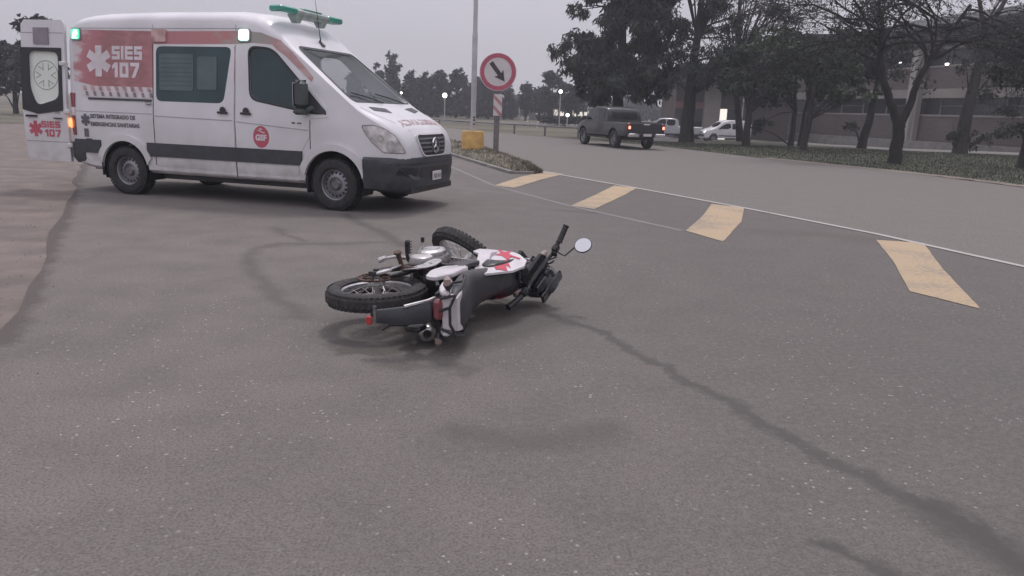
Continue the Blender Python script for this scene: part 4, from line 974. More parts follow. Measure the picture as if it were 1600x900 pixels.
# ------------------------------------------------------------ ground
def sheet(name, poly, z, m, kind='structure', jit=0.0, g=None, th=0.0, rnd=R):
    P = list(poly)
    if g: P = densify(P, g)
    if jit: P = [(x + rnd.uniform(-jit, jit), y + rnd.uniform(-jit, jit)) for x, y in P]
    V, Fc = fill([P], 400)
    b = MB(); b.add([(x, y, z) for x, y in V], Fc)
    o = b.obj(name, m, None, False); tag(o, kind=kind); return o
def asphalt(name, base, base2, segs=(), specks=True, scale=1.0):
    m, t, b = newmat(name); N = t.nodes.new; Lk = t.links.new
    def val(n, i, v): n.inputs[i].default_value = v
    tcn = N('ShaderNodeTexCoord'); co = tcn.outputs['Object']
    def noise(s, d=4, src=co): 
        n = N('ShaderNodeTexNoise'); val(n, 'Scale', s); val(n, 'Detail', d); Lk(src, n.inputs[0]); return n.outputs[0]
    def mrange(src, a, bb, c=0.0, d=1.0):
        n = N('ShaderNodeMapRange'); Lk(src, n.inputs[0]); val(n, 1, a); val(n, 2, bb); val(n, 3, c); val(n, 4, d); return n.outputs[0]
    def mix(f, a, c):
        n = N('ShaderNodeMixRGB')
        if isinstance(f, float): val(n, 0, f)
        else: Lk(f, n.inputs[0])
        for i, q in ((1, a), (2, c)):
            if isinstance(q, tuple): val(n, i, (*q, 1))
            else: Lk(q, n.inputs[i])
        return n.outputs[0]
    def math_(op, a, c):
        n = N('ShaderNodeMath'); n.operation = op
        for i, q in ((0, a), (1, c)):
            if isinstance(q, (int, float)): val(n, i, q)
            else: Lk(q, n.inputs[i])
        return n.outputs[0]
    sx_ = N('ShaderNodeSeparateXYZ'); Lk(co, sx_.inputs[0])
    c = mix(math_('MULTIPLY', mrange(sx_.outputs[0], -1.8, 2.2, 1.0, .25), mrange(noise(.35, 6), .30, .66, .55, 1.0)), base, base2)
    c = mix(mrange(noise(2.3, 6), .35, .7, 0, .45), c, tuple(v * .80 for v in base))
    fine = noise(95, 2); c = mix(mrange(fine, .38, .62, 0, .7), c, tuple(v * .66 for v in base))
    c = mix(mrange(noise(28, 3), .42, .68, 0, .40), c, tuple(min(1, v * 1.55) for v in base))
    vor = N('ShaderNodeTexVoronoi'); val(vor, 'Scale', 120); Lk(co, vor.inputs[0])
    sepc = N('ShaderNodeSeparateColor'); Lk(vor.outputs['Color'], sepc.inputs[0])
    c = mix(math_('MULTIPLY', mrange(sepc.outputs[0], .55, 1, 0, .55), mrange(vor.outputs['Distance'], .5, .1)), c, tuple(min(1, v * 1.45) for v in base))
    if specks:
        v2 = N('ShaderNodeTexVoronoi'); val(v2, 'Scale', 34); Lk(co, v2.inputs[0]); s2 = N('ShaderNodeSeparateColor'); Lk(v2.outputs['Color'], s2.inputs[0])
        sz = math_('MULTIPLY', mrange(s2.outputs[1], .60, 1.0, 0.0, .26), 1.0)
        sp_ = math_('MULTIPLY', math_('LESS_THAN', v2.outputs['Distance'], sz), mrange(noise(.8, 2), .42, .6, .25, 1.0))
        c = mix(math_('MULTIPLY', sp_, .8), c, (.40, .38, .36))
    if segs:
        nz = N('ShaderNodeTexNoise'); val(nz, 'Scale', 3.2); val(nz, 'Detail', 5); Lk(co, nz.inputs[0])
        sb = N('ShaderNodeVectorMath'); sb.operation = 'SUBTRACT'; Lk(nz.outputs['Color'], sb.inputs[0]); sb.inputs[1].default_value = (.5, .5, .5)
        ml = N('ShaderNodeVectorMath'); ml.operation = 'MULTIPLY'; Lk(sb.outputs[0], ml.inputs[0]); ml.inputs[1].default_value = (.22, .22, 0)
        ad = N('ShaderNodeVectorMath'); ad.operation = 'ADD'; Lk(co, ad.inputs[0]); Lk(ml.outputs[0], ad.inputs[1]); pco = ad.outputs[0]
        n3 = N('ShaderNodeTexNoise'); val(n3, 'Scale', 17); val(n3, 'Detail', 5); Lk(pco, n3.inputs[0])
        s3 = N('ShaderNodeVectorMath'); s3.operation = 'SUBTRACT'; Lk(n3.outputs['Color'], s3.inputs[0]); s3.inputs[1].default_value = (.5, .5, .5)
        m3 = N('ShaderNodeVectorMath'); m3.operation = 'MULTIPLY'; Lk(s3.outputs[0], m3.inputs[0]); m3.inputs[1].default_value = (.13, .13, 0)
        a3 = N('ShaderNodeVectorMath'); a3.operation = 'ADD'; Lk(pco, a3.inputs[0]); Lk(m3.outputs[0], a3.inputs[1]); pco = a3.outputs[0]
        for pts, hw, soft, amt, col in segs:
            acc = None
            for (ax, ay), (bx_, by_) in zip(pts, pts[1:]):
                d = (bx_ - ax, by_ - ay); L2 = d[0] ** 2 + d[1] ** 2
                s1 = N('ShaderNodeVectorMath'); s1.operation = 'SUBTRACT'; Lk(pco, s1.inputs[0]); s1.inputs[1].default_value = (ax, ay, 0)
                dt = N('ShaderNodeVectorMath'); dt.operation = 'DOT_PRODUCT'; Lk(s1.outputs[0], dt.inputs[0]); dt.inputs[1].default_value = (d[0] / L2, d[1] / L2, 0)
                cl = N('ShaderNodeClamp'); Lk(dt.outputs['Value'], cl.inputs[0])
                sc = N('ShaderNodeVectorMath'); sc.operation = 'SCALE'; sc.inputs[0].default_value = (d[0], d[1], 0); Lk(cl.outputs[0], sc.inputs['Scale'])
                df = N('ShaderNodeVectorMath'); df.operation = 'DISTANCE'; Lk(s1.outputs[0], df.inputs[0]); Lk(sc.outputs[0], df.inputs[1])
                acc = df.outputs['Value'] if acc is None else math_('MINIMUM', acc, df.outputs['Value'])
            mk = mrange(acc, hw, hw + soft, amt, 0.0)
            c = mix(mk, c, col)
    Lk(c, b.inputs['Base Color']); val(b, 'Roughness', .9); val(b, 'Specular IOR Level', .35)
    bp = N('ShaderNodeBump'); val(bp, 'Strength', .35); val(bp, 'Distance', .008); Lk(fine, bp.inputs['Height']); Lk(bp.outputs[0], b.inputs['Normal'])
    return m
DK = (.085, .076, .07); DK2 = (.076, .071, .067)
segs = [
 ([(0.28, 5.13), (0.6, 4.78), (0.81, 4.27), (1.03, 3.77), (1.22, 3.33), (1.36, 3.01), (1.52, 2.71), (1.65, 2.51), (1.72, 2.25), (1.78, 1.7)], .022, .045, .75, DK2),
 ([(1.1, 2.35), (1.19, 2.26), (1.24, 2.13), (1.26, 1.9)], .015, .04, .8, DK2),
 ([(1.60, 2.55), (1.74, 2.15), (1.80, 1.7)], .06, .09, .7, DK2),
 ([(-.2, 3.15), (.02, 3.06), (.25, 3.07), (.44, 3.2)], .04, .12, .42, DK2),
 ([(-2.2, 9.83), (-1.78, 8.97), (-1.45, 8.42), (-1.13, 7.66)], .02, .09, .65, DK2),
 ([(-1.4, 4.9), (-1.53, 5.11), (-1.82, 5.59), (-2.11, 6.11), (-2.41, 6.74), (-2.5, 7.21), (-2.35, 7.6), (-1.96, 7.61), (-1.36, 7.88)], .015, .10, .5, DK2),
 ([(-2.76, 8.59), (-2.43, 8.07), (-2.18, 7.79)], .015, .08, .5, DK2),
 ([(-1.00, 4.36), (-.90, 4.24), (-.72, 4.24), (-.57, 4.43), (-.3, 4.6)], .07, .05, .62, DK),  # rear wheel's shadow painted into the asphalt, mixed with a fluid stain
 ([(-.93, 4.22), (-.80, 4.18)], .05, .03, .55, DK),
 ([(-.74, 3.97), (-.55, 3.97), (-.34, 4.01), (-.21, 3.97), (-.24, 3.90)], .022, .05, .5, DK),  # near rim of the motorcycle's painted shadow and stain
 ([(-.45, 4.5), (-.31, 4.53), (-.07, 4.77), (.16, 5.03)], .16, .20, .55, DK2),  # shadow of the seat painted in as darker, wet-looking asphalt
 ([(3.14, 9.58), (3.85, 9.53), (4.45, 9.08)], .08, .3, .4, (.10, .085, .075)),
 ([(.61, 11.05), (1.15, 10.84)], .04, .12, .5, DK2),
 ([(-2.93, 4.15), (-3.19, 4.67), (-3.88, 6.06), (-5.27, 8.75), (-8.54, 15.04), (-13, 24)], .05, .10, .8, (.085, .072, .066)),
]
DIRT_EDGE = [(-.6, -3), (-1.9, 2.0), (-2.97, 4.21), (-3.88, 6.06), (-5.4, 9.0), (-8.7, 15.3), (-13.5, 25), (-20, 38), (-30, 60)]
def build_ground():
    m_ground = mat('dry_grassland', (.085, .080, .050), .95, var=.3, scale=.08, c2=(.13, .115, .08), det=8, bump=.4, bscale=3)
    # terrain: level, with the car park in front of the buildings lying a little lower
    xs_ = [-1500, -400, -100, -40, -10, 0, 3, 5, 7, 9, 12, 15, 18, 22, 30, 40, 60, 90, 120, 400, 1500]; ys_ = [-60, -12, 10, 30, 40, 43, 45, 47, 49, 51, 53, 56, 60, 70, 80, 90, 100, 104, 112, 130, 300, 2500]
    def gz(x, y):
        sm_ = lambda t: max(0, min(1, t)) ** 2 * (3 - 2 * max(0, min(1, t)))
        return -.03 - .62 * sm_((x - 4) / 5) * sm_((y - 44) / 8) * sm_((104 - y) / 12) * sm_((130 - x) / 20)
    gb = MB(); gb.add([(x, y, gz(x, y)) for y in ys_ for x in xs_], [(j * len(xs_) + i, j * len(xs_) + i + 1, (j + 1) * len(xs_) + i + 1, (j + 1) * len(xs_) + i) for j in range(len(ys_) - 1) for i in range(len(xs_) - 1)])
    tag(gb.obj('ground', m_ground), kind='structure')
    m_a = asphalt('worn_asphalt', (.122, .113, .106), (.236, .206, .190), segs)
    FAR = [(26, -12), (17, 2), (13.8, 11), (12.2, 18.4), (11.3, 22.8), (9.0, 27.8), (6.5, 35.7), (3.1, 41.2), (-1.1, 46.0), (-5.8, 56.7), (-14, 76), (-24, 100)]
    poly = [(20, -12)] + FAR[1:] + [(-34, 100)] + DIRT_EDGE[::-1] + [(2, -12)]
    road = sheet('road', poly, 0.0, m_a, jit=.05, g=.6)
    m_d = mat('packed_dirt', (.155, .128, .116), .95, var=.12, scale=2.2, c2=(.19, .155, .138), det=10, bump=.5, bscale=14)
    sheet('dirt_shoulder', [(x + .15, y) for x, y in DIRT_EDGE[::1]] + [(-60, 70), (-60, -3)], -.008, m_d)
    sheet('field', [(-70, 34), (-30, 30), (-22, 36), (-24, 60), (-70, 90)], .0, mat('field_grass', (.10, .095, .065), .95, var=.3, scale=.3, c2=(.14, .125, .09), det=8))
    # right verge lawn
    m_g = mat('lawn', (.050, .056, .034), .95, var=.3, scale=.5, c2=(.075, .078, .05), det=9, bump=.6, bscale=6)
    VER = [(26, -12), (17.2, 2), (14.0, 11), (12.5, 18.4), (11.6, 22.8), (9.3, 27.8), (6.8, 35.7), (4.4, 40.2)]
    sheet('lawn', VER + [(10, 44), (15.4, 52.2), (16.89, 45.4), (19.57, 40.2), (25.1, 39.4), (60, 30), (60, -12)], -.004, m_g, jit=.06, g=.7)
    m_sand = mat('sandy_road_edge', (.21, .18, .145), .95, var=.2, scale=1.2, det=8)
    sheet('road_edge', [(11.1, 22.8), (11.9, 20.2), (12.3, 18.4), (12.8, 18.6), (12.4, 20.5), (11.5, 23.4), (9.3, 28.2), (8.9, 27.8)], .007, m_sand, jit=.12, g=.4)
    sheet('road_edge', [(12.1, 18.4), (13.75, 11), (16.9, 2), (17.5, 2), (14.3, 11), (12.6, 18.5)], .007, m_sand, jit=.08, g=.4)
    m_s = mat('pale_pavement', (.19, .18, .165), .9, var=.15, scale=.8, det=6)
    sheet('pavement', [(16.3, 46.5), (16.89, 45.4), (19.57, 40.2), (25.1, 39.7), (40, 38), (40, 41.5), (27.6, 43.7), (21.5, 43.9), (18.0, 47.5)], .012, m_s)
    m_st = asphalt('side_street_asphalt', (.17, .16, .155), (.20, .185, .18), (), False)
    sheet('car_park', [(9, 53), (30, 53), (26, 80), (9, 90)], -.63, m_st)
    sheet('far_road', [(-30, 74), (20, 84), (60, 100), (60, 106), (20, 90), (-30, 80)], .008, m_st)
    # lighter carriageway beyond the white line
    m_c = asphalt('pale_asphalt', (.176, .161, .149), (.206, .186, .170), (), False)
    sheet('carriageway', [(7.2, -2), (6.5, 2), (5.9, 5.2), (5.27, 7.73), (4.66, 9.71), (3.65, 12.08), (2.35, 14.78), (.62, 18.05), (.35, 19.7), (-1.2, 27.9), (-3.6, 36), (-6.8, 44), (-14, 60), (-22, 80), (-14.3, 76), (-5.9, 56.5), (-1.2, 45.8), (3.0, 41), (6.4, 35.5), (8.9, 27.6), (11.2, 22.6), (12.1, 18.2), (13.7, 10.8), (16.8, 2), (17.5, -2)], .003, m_c, jit=0, g=None)
    # painted markings
    m_y = worn_paint('yellow_road_paint', (.43, .325, .21)); m_w = worn_paint('white_road_paint', (.42, .40, .38), .26); m_w2 = worn_paint('faded_white_road_paint', (.245, .225, .21), .45)
    for i, (q, lb) in enumerate(zip(YB, ('farthest yellow bar painted beside the grass island tip', 'yellow bar painted second from the grass island', 'yellow bar painted third from the grass island, beyond the mirror', 'nearest and largest yellow bar painted on the road at right'))):
        o = sheet('yellow_bar', q, .005, m_y, None, .004, .16); tag(o, lb, 'road marking', 'yellow bars painted in the hatched area')
    def line(name, pts, wd, m, z):
        V = []
        for i, p in enumerate(pts):
            a = Vector(pts[max(i - 1, 0)]); b_ = Vector(pts[min(i + 1, len(pts) - 1)]); d = (b_ - a).normalized(); n = Vector((-d.y, d.x)) * wd / 2
            V += [(p[0] + n.x, p[1] + n.y, z), (p[0] - n.x, p[1] - n.y, z)]
        b = MB(); b.add(V, [(2 * k, 2 * k + 1, 2 * k + 3, 2 * k + 2) for k in range(len(pts) - 1)]); return b.obj(name, m, None, False)
    wl = [(-9, 43), (-5, 32), (-2.41, 22.9), (-.73, 18.9), (.62, 18.05), (2.35, 14.78), (3.65, 12.08), (4.66, 9.71), (5.27, 7.73), (5.9, 5.2), (6.5, 2)]
    tag(line('lane_line', wl[3:], .10, m_w, .0065), 'long white edge line running from the island tip across to the right', 'road marking')
    tag(line('lane_line', [(-5.2, 30), (-3.1, 23.5), (-1.76, 19.31), (-.42, 14.36), (.83, 11.6), (2.1, 9.43)], .08, m_w2, .0025), 'faded white line along the near ends of the yellow bars', 'road marking')
YB = [[(-.4, 14.33), (-.03, 13.98), (.55, 16.0), (1.11, 17.6), (.66, 18.14), (.1, 16.4)], [(.85, 11.57), (1.18, 11.27), (1.85, 13.2), (2.35, 14.81), (1.96, 15.18), (1.4, 13.3)],
      [(2.14, 9.41), (2.41, 8.66), (3.15, 10.5), (3.65, 12.11), (3.23, 12.5), (2.7, 10.9)], [(3.40, 6.35), (3.68, 5.80), (4.3, 7.5), (4.94, 9.09), (4.42, 9.2), (3.95, 7.8)]]
def worn_paint(name, c, wear=.32):
    m, t, b = newmat(name); N = t.nodes.new
    tcn = N('ShaderNodeTexCoord'); nz = N('ShaderNodeTexNoise'); nz.inputs['Scale'].default_value = 22; nz.inputs['Detail'].default_value = 8; t.links.new(tcn.outputs['Object'], nz.inputs[0])
    n2 = N('ShaderNodeTexNoise'); n2.inputs['Scale'].default_value = 1.4; t.links.new(tcn.outputs['Object'], n2.inputs[0])
    a = N('ShaderNodeMath'); a.operation = 'ADD'; t.links.new(nz.outputs[0], a.inputs[0]); t.links.new(n2.outputs[0], a.inputs[1])
    rp = N('ShaderNodeMapRange'); rp.inputs[1].default_value = wear * 2 + .16; rp.inputs[2].default_value = wear * 2 + .40; t.links.new(a.outputs[0], rp.inputs[0])
    mx_ = N('ShaderNodeMixRGB'); mx_.inputs[1].default_value = tuple(v * .45 + .095 for v in c) + (1,); mx_.inputs[2].default_value = (*c, 1); t.links.new(rp.outputs[0], mx_.inputs[0])
    t.links.new(mx_.outputs[0], b.inputs['Base Color']); b.inputs['Roughness'].default_value = .85
    return m
def blades(name, n, pick, h, wd, m, z=0, rnd=None):
    rnd = rnd or random.Random(5); V, Fc = [], []
    for _ in range(n):
        x, y, zz = pick(rnd); a = rnd.uniform(0, 2 * pi); hh = h * rnd.uniform(.4, 1.2); l = hh * rnd.uniform(.2, .8); b = rnd.uniform(0, 2 * pi); k = len(V)
        V += [(x - wd * cos(a), y - wd * sin(a), zz), (x + wd * cos(a), y + wd * sin(a), zz), (x + l * cos(b), y + l * sin(b), zz + hh)]; Fc.append((k, k + 1, k + 2))
    b_ = MB(); b_.v = V; b_.f = Fc; return tag(b_.obj(name, m, None, False), kind='stuff')
def build_island():
    near = [(.40, 17.25), (-.1, 17.2), (-1.04, 20.2), (-2.5, 25), (-5.2, 34), (-8, 43)]; far = [(.62, 17.7), (.35, 19.7), (-.55, 24.9), (-1.2, 27.9), (-3.6, 36), (-6.8, 44)]
    V, Fc = [], []; nx = 8; rnd = random.Random(2)
    rows = []
    for i in range(len(near) - 1):
        for k in range(10):
            t = k / 10; rows.append((Vector(near[i]).lerp(Vector(near[i + 1]), t), Vector(far[i]).lerp(Vector(far[i + 1]), t)))
    H = {}
    def hgt(u, s): return .16 * (sin(pi * u) ** .6) * min(1, s * 1.4 + .25)
    for r, (a, b) in enumerate(rows):
        for k in range(nx + 1):
            u = k / nx; p = a.lerp(b, u); V.append((p.x, p.y, -.01 + hgt(u, r / 14) + rnd.uniform(-.015, .03) * (0 < k < nx)))
    Fc = [(r * (nx + 1) + k, r * (nx + 1) + k + 1, (r + 1) * (nx + 1) + k + 1, (r + 1) * (nx + 1) + k) for r in range(len(rows) - 1) for k in range(nx)]
    b = MB(); b.add(V, Fc)
    tag(b.obj('grass_island', mat('dry_soil', (.11, .10, .075), .95, var=.35, scale=3, c2=(.15, .135, .10), det=8, bump=.6, bscale=12), None), kind='structure')
    def pick(q):
        r = int(q.random() ** 1.4 * (len(rows) - 1)); a, c = rows[r]; a2, c2 = rows[r + 1]; u = q.uniform(.03, .97); t = q.random(); p = a.lerp(c, u).lerp(a2.lerp(c2, u), t); return p.x, p.y, hgt(u, r / 14) - .02
    blades('dry_grass', 6500, pick, .10, .009, 'grass_blade')
    kb = MB()
    for a, c in zip(near[:3], near[1:4]):
        a = Vector(a); c = Vector(c); d = (c - a).normalized(); n = Vector((-d.y, d.x)) * -.06
        q = [a + n, c + n, c - n, a - n]; kb.loft([[(p.x, p.y, z) for p in q] for z in (-.01, .06)])
    tag(kb.obj('kerb', 'concrete'), kind='structure')
# ------------------------------------------------------------ trees
def limb(mb, tips, p, d, r, L, depth, rnd, droop=0.0, kink=.25, nseg=5, split=3, minr=.012, ang=.6):
    pts = [p.copy()]; rad = [r]; q = p.copy(); dd = d.normalized()
    for k in range(nseg):
        dd = (dd + Vector((rnd.uniform(-kink, kink), rnd.uniform(-kink, kink), rnd.uniform(-kink, kink) - droop))).normalized()
        q = q + dd * L / nseg; pts.append(q.copy()); rad.append(max(minr, r * (1 - .5 * (k + 1) / nseg)))
        if depth > 0 and k >= 1 and rnd.random() < .75:
            sd_ = (dd + Vector((rnd.uniform(-1, 1), rnd.uniform(-1, 1), rnd.uniform(-.5, .7))) * ang * 1.4).normalized()
            limb(mb, tips, q, sd_, rad[-1] * .6, L * rnd.uniform(.45, .7), depth - 1, rnd, droop, kink, nseg, split, minr, ang)
    mb.tube(pts, rad, 8 if r > .12 else (5 if r > .04 else 3), caps=False)
    tips.append((q, dd))
    if depth > 0:
        for _ in range(split - 1):
            sd_ = (dd + Vector((rnd.uniform(-1, 1), rnd.uniform(-1, 1), rnd.uniform(-.4, .6))) * ang).normalized()
            limb(mb, tips, q, sd_, rad[-1] * .7, L * rnd.uniform(.5, .75), depth - 1, rnd, droop, kink, nseg, split, minr, ang)
def leaves(mb, c, rx, rz, n, rnd, ln=.22, wd=.05, droop=.6, ry=None):
    ry = ry or rx
    for _ in range(n):
        while True:
            u = Vector((rnd.uniform(-1, 1), rnd.uniform(-1, 1), rnd.uniform(-1, 1)))
            if u.length < 1: break
        u = u * (.55 + .45 * rnd.random()) if u.length > .6 else u
        p = Vector((c[0] + u.x * rx, c[1] + u.y * ry, c[2] + u.z * rz))
        d = Vector((rnd.gauss(0, .6), rnd.gauss(0, .6), rnd.gauss(0, .5) - droop)).normalized() * ln * rnd.uniform(.6, 1.4)
        s = d.cross(Vector((rnd.uniform(-1, 1), rnd.uniform(-1, 1), rnd.uniform(-1, 1)))).normalized() * wd * rnd.uniform(.6, 1.3)
        k = len(mb.v); mb.v += [tuple(p - s * .6), tuple(p + s * .6), tuple(p + d * .55 + s), tuple(p + d), tuple(p + d * .5 - s)]; mb.f.append((k, k + 1, k + 2, k + 3, k + 4))
def ltree(name, base, label, trunks, clumps, leaf='leaf_dark', bark='bark', seed=1, dens=55, ln=.22, wd=.05, droop=.6, depth=2, limbs=(), group=None, cat='tree', ld=.03, tip_leaf=0, minr=.012, kink=.22, subd=5):
    """trunks: list of (points, radii); clumps: (x, y, z, rx, rz) relative to base; limbs: (p, dir, r, L)"""
    rnd = random.Random(seed); rt_ = thing(name, (base[0], base[1], base[2] if len(base) > 2 else 0), 0, label, cat, group)
    t = MB(); tips = []
    for pts, rad in trunks:
        # gentle irregularities
        P = []; n = 4; rr = []
        for i in range(len(pts) - 1):
            for k in range(n):
                a = Vector(pts[i]).lerp(Vector(pts[i + 1]), k / n); j = rad[i] * .12 if (i or k) else 0
                P.append(a + Vector((rnd.uniform(-j, j), rnd.uniform(-j, j), 0))); rr.append(rad[i] + (rad[i + 1] - rad[i]) * k / n)
        P.append(Vector(pts[-1])); rr.append(rad[-1])
        t.tube([P[0] - Vector((0, 0, .1))] + P, [rr[0] * 1.35] + [rr[0] * 1.12] + rr[1:], 10)
    for p, d, r, L in limbs: limb(t, tips, Vector(p), Vector(d), r, L, depth, rnd, ld, kink, minr=minr)
    c = MB()
    for cl in clumps:
        x, y, z, rx, rz = cl
        near = min((Vector(q) for pts, _ in trunks for q in pts), key=lambda v: (v - Vector((x, y, z - rz * .5))).length + (4 if v.z > z + .5 else 0))
        mid = near.lerp(Vector((x, y, z)), .5) + Vector((0, 0, .15)); t.tube([near, mid, Vector((x, y, z))], [.06, .04, .015], 4, caps=False)
        for k in range(subd):
            e = Vector((x + rnd.uniform(-rx, rx) * .8, y + rnd.uniform(-rx, rx) * .8, z + rnd.uniform(-rz, rz) * .8)); t.tube([Vector((x, y, z)), e], [.02, .007], 3, caps=False)
        n = int(dens * 2.1 * rx * rx * rz) + 40
        # sub-clumps for light and dark masses and gaps
        for k in range(6):
            a = rnd.uniform(0, 2 * pi); e = rnd.uniform(.25, .72)
            leaves(c, (x + rx * e * cos(a), y + rx * e * sin(a), z + rz * rnd.uniform(-.6, .6)), rx * rnd.uniform(.34, .6), rz * rnd.uniform(.34, .6), n // 6, rnd, ln, wd, droop)
    for p, d in tips:
        if tip_leaf: leaves(c, p, .45, .35, tip_leaf, rnd, ln, wd, droop)
    t.obj('trunk', bark, rt_, True, 60)
    if c.f: c.obj('crown', leaf, rt_, False)
    return rt_
def cl_fill(rnd, x0, x1, z0, z1, n, rx=(.8, 1.3), rz=(.5, .9), y=1.2, keep=lambda x, z: True):
    o = []
    while len(o) < n:
        x, z = rnd.uniform(x0, x1), rnd.uniform(z0, z1)
        if keep(x, z): o.append((x, rnd.uniform(-y, y), z, rnd.uniform(*rx), rnd.uniform(*rz)))
    return o
def build_trees():
    q = random.Random(11)
    # dense casuarina left of the group
    big = [(-3.1, 0, 5.1, .75, .8), (-3.6, .2, 4.7, .5, .5), (-2.4, 0, 6.9, .7, .5), (-2.9, 0, 7.0, .35, .35), (-2.4, 0, 5.2, .9, .9), (-2.7, .3, 3.9, .8, .7), (-1.9, 0, 8.2, .9, .8)] + cl_fill(q, -1.9, 2.6, 2.3, 10.5, 62, (.95, 1.45), (.7, 1.1), 1.6)
    ltree('casuarina', (5.6, 44.5), 'dense dark drooping tree rising behind the pickup', [([(0, 0, 0), (.1, 0, 3), (0, 0, 7), (.1, 0, 11)], [.36, .3, .2, .08])], big, seed=3, dens=230, ln=.30, wd=.05, droop=.9)
    # big straight trunk
    mid = cl_fill(q, -1.7, 3.0, 3.3, 10.5, 46, (.6, 1.05), (.45, .85), 1.4) + [(-.9, 0, 3.2, .7, .5), (.5, .4, 4.1, .7, .5), (1.9, 0, 4.9, .8, .5)]
    ltree('casuarina', (9.19, 42.17), 'tall dark tree with the thick straight trunk right of the pickup', [([(0, 0, 0), (-.02, 0, 2.4), (.12, 0, 5.4), (.25, 0, 11)], [.40, .31, .20, .08])], mid, seed=4, dens=150, ln=.28, wd=.04, droop=.8,
          limbs=[((.1, 0, 4.2), (1, 0, .4), .07, 2.4), ((.1, 0, 5.2), (-1, .2, .5), .07, 2.2), ((.12, 0, 5.8), (1, -.2, .7), .06, 2.2), ((.05, 0, 3.6), (1, .2, .25), .06, 2.2)], depth=2)
    ltree('casuarina', (13.5, 47.0), 'thin tall brownish tree behind the small white van', [([(0, 0, 0), (-.7, 0, 4), (-.9, 0, 11)], [.22, .17, .06])], cl_fill(q, -2.0, 2.6, 4.0, 11.2, 38, (.6, 1.1), (.4, .8), 1.3), 'leaf_brown', seed=5, dens=75, ln=.30, wd=.03, droop=.5,
          limbs=[((.0, 0, 4.4), (1, 0, .3), .06, 3.0), ((.05, 0, 5.4), (-1, 0, .5), .06, 2.6), ((.1, 0, 6.4), (1, 0, .5), .06, 2.6), ((.05, 0, 4.0), (-1, .2, .2), .05, 2.0)], depth=2, ld=.02)
    # leafy green trees in front of the building
    ltree('leafy_tree', (11.66, 39.5), 'low green leafy tree whose trunk crosses the small white van', [([(0, 0, 0), (.0, 0, 1.6), (.1, 0, 3.2)], [.20, .16, .07])], cl_fill(q, -1.4, 2.0, 2.3, 5.0, 20, (.55, .95), (.35, .6), 1.0), 'leaf_green', 'bark2', seed=6, dens=330, ln=.16, wd=.065, droop=.2)
    ltree('leafy_tree', (14.76, 41.86), 'green leafy tree with two slim trunks right of the white van', [([(0, 0, 0), (.05, 0, 1.8), (-.3, 0, 4.2)], [.15, .12, .05]), ([(.5, .1, 0), (.55, 0, 1.8), (.9, 0, 4.0)], [.10, .09, .05])], cl_fill(q, -2.2, 2.6, 2.3, 5.8, 32, (.6, 1.1), (.4, .75), 1.2) + [(-1.5, 0, 1.3, .6, .45), (-1.9, 0, .9, .5, .4)], 'leaf_green', 'bark2', seed=7, dens=230, ln=.16, wd=.065, droop=.25)
    ltree('leafy_tree', (13.71, 37.1), 'green leafy tree with a pale trunk left of the leaning one', [([(0, 0, 0), (.1, 0, 1.4), (.2, 0, 3.4)], [.17, .15, .07])], cl_fill(q, -1.2, 2.8, 2.6, 5.0, 20, (.55, .95), (.35, .6), 1.0), 'leaf_green', 'bark2', seed=8, dens=260, ln=.16, wd=.065, droop=.25)
    ltree('leaning_tree', (18.6, 41.87), 'dark tree leaning right with a bush at its foot', [([(0, 0, 0), (.25, 0, 1.8), (.4, 0, 3.6), (.2, 0, 6)], [.24, .19, .14, .06])], cl_fill(q, -2.6, 1.6, 3.4, 6.4, 24, (.6, 1.0), (.4, .65), 1.2) + [(-.7, 0, 1.25, .6, .4)], 'leaf_dark', 'bark', seed=9, dens=170, ln=.2, wd=.05, droop=.5,
          limbs=[((.4, 0, 4), (1, 0, .6), .06, 2.2), ((.4, 0, 4.6), (-1, 0, .8), .06, 2.4)], depth=2)
    # V-forked tree
    vl = [((-.63, 0, 1.65), (-1, 0, .2), .03, 1.3)]
    lims = []
    for p, d in (((-1.0, 0, 3.5), (-1, .2, .35)), ((-1.0, 0, 3.5), (-.2, 0, 1)), ((-1.05, 0, 4.2), (-1, -.3, .5)), ((-1.2, 0, 4.0), (-.6, .3, .8)), ((-1.3, 0, 5.0), (.6, .3, .8)), ((-1.0, 0, 3.9), (1, -.3, .5)), ((.75, 0, 3.6), (1, .2, .3)), ((.75, 0, 3.6), (.2, 0, 1)), ((1.0, 0, 4.2), (1, -.3, .5)), ((.6, 0, 3.4), (-.4, .2, .9)), ((.8, 0, 4.4), (-1, .2, .4)), ((1.6, 0, 5.0), (1, .1, .2)), ((-1.8, 0, 4.6), (-1, .1, .1))):
        lims.append((p, d, .06, 2.3))
    lims += [((p[0] + q.uniform(-.1, .1), p[1], p[2] + q.uniform(.1, .5)), (d[0] + q.uniform(-.5, .5), d[1] + q.uniform(-.4, .4), d[2] + q.uniform(-.1, .3)), .05, q.uniform(1.8, 2.8)) for p, d, r_, L_ in lims[:12]]
    ltree('forked_tree', (13.48, 27.56), 'dark V-forked tree with thin drooping bare branches nearest the road', [([(0, 0, 0), (.02, 0, .9), (-.02, 0, 1.45)], [.235, .20, .19]), ([(-.02, 0, 1.35), (-.45, 0, 2.1), (-.82, 0, 2.9), (-1.0, 0, 3.6), (-1.35, 0, 5.6)], [.17, .14, .125, .11, .05]), ([(.0, 0, 1.35), (.25, 0, 2.0), (.42, 0, 2.9), (.85, 0, 3.8), (1.8, 0, 5.4)], [.16, .13, .11, .09, .05])],
          [(-.6, .2, 3.9, .45, .4), (-2.2, .2, 4.2, .5, .3)], 'leaf_dark', 'bark', seed=12, dens=90, limbs=lims, depth=3, ld=.07, minr=.006, kink=.28, tip_leaf=2, ln=.12, wd=.02)
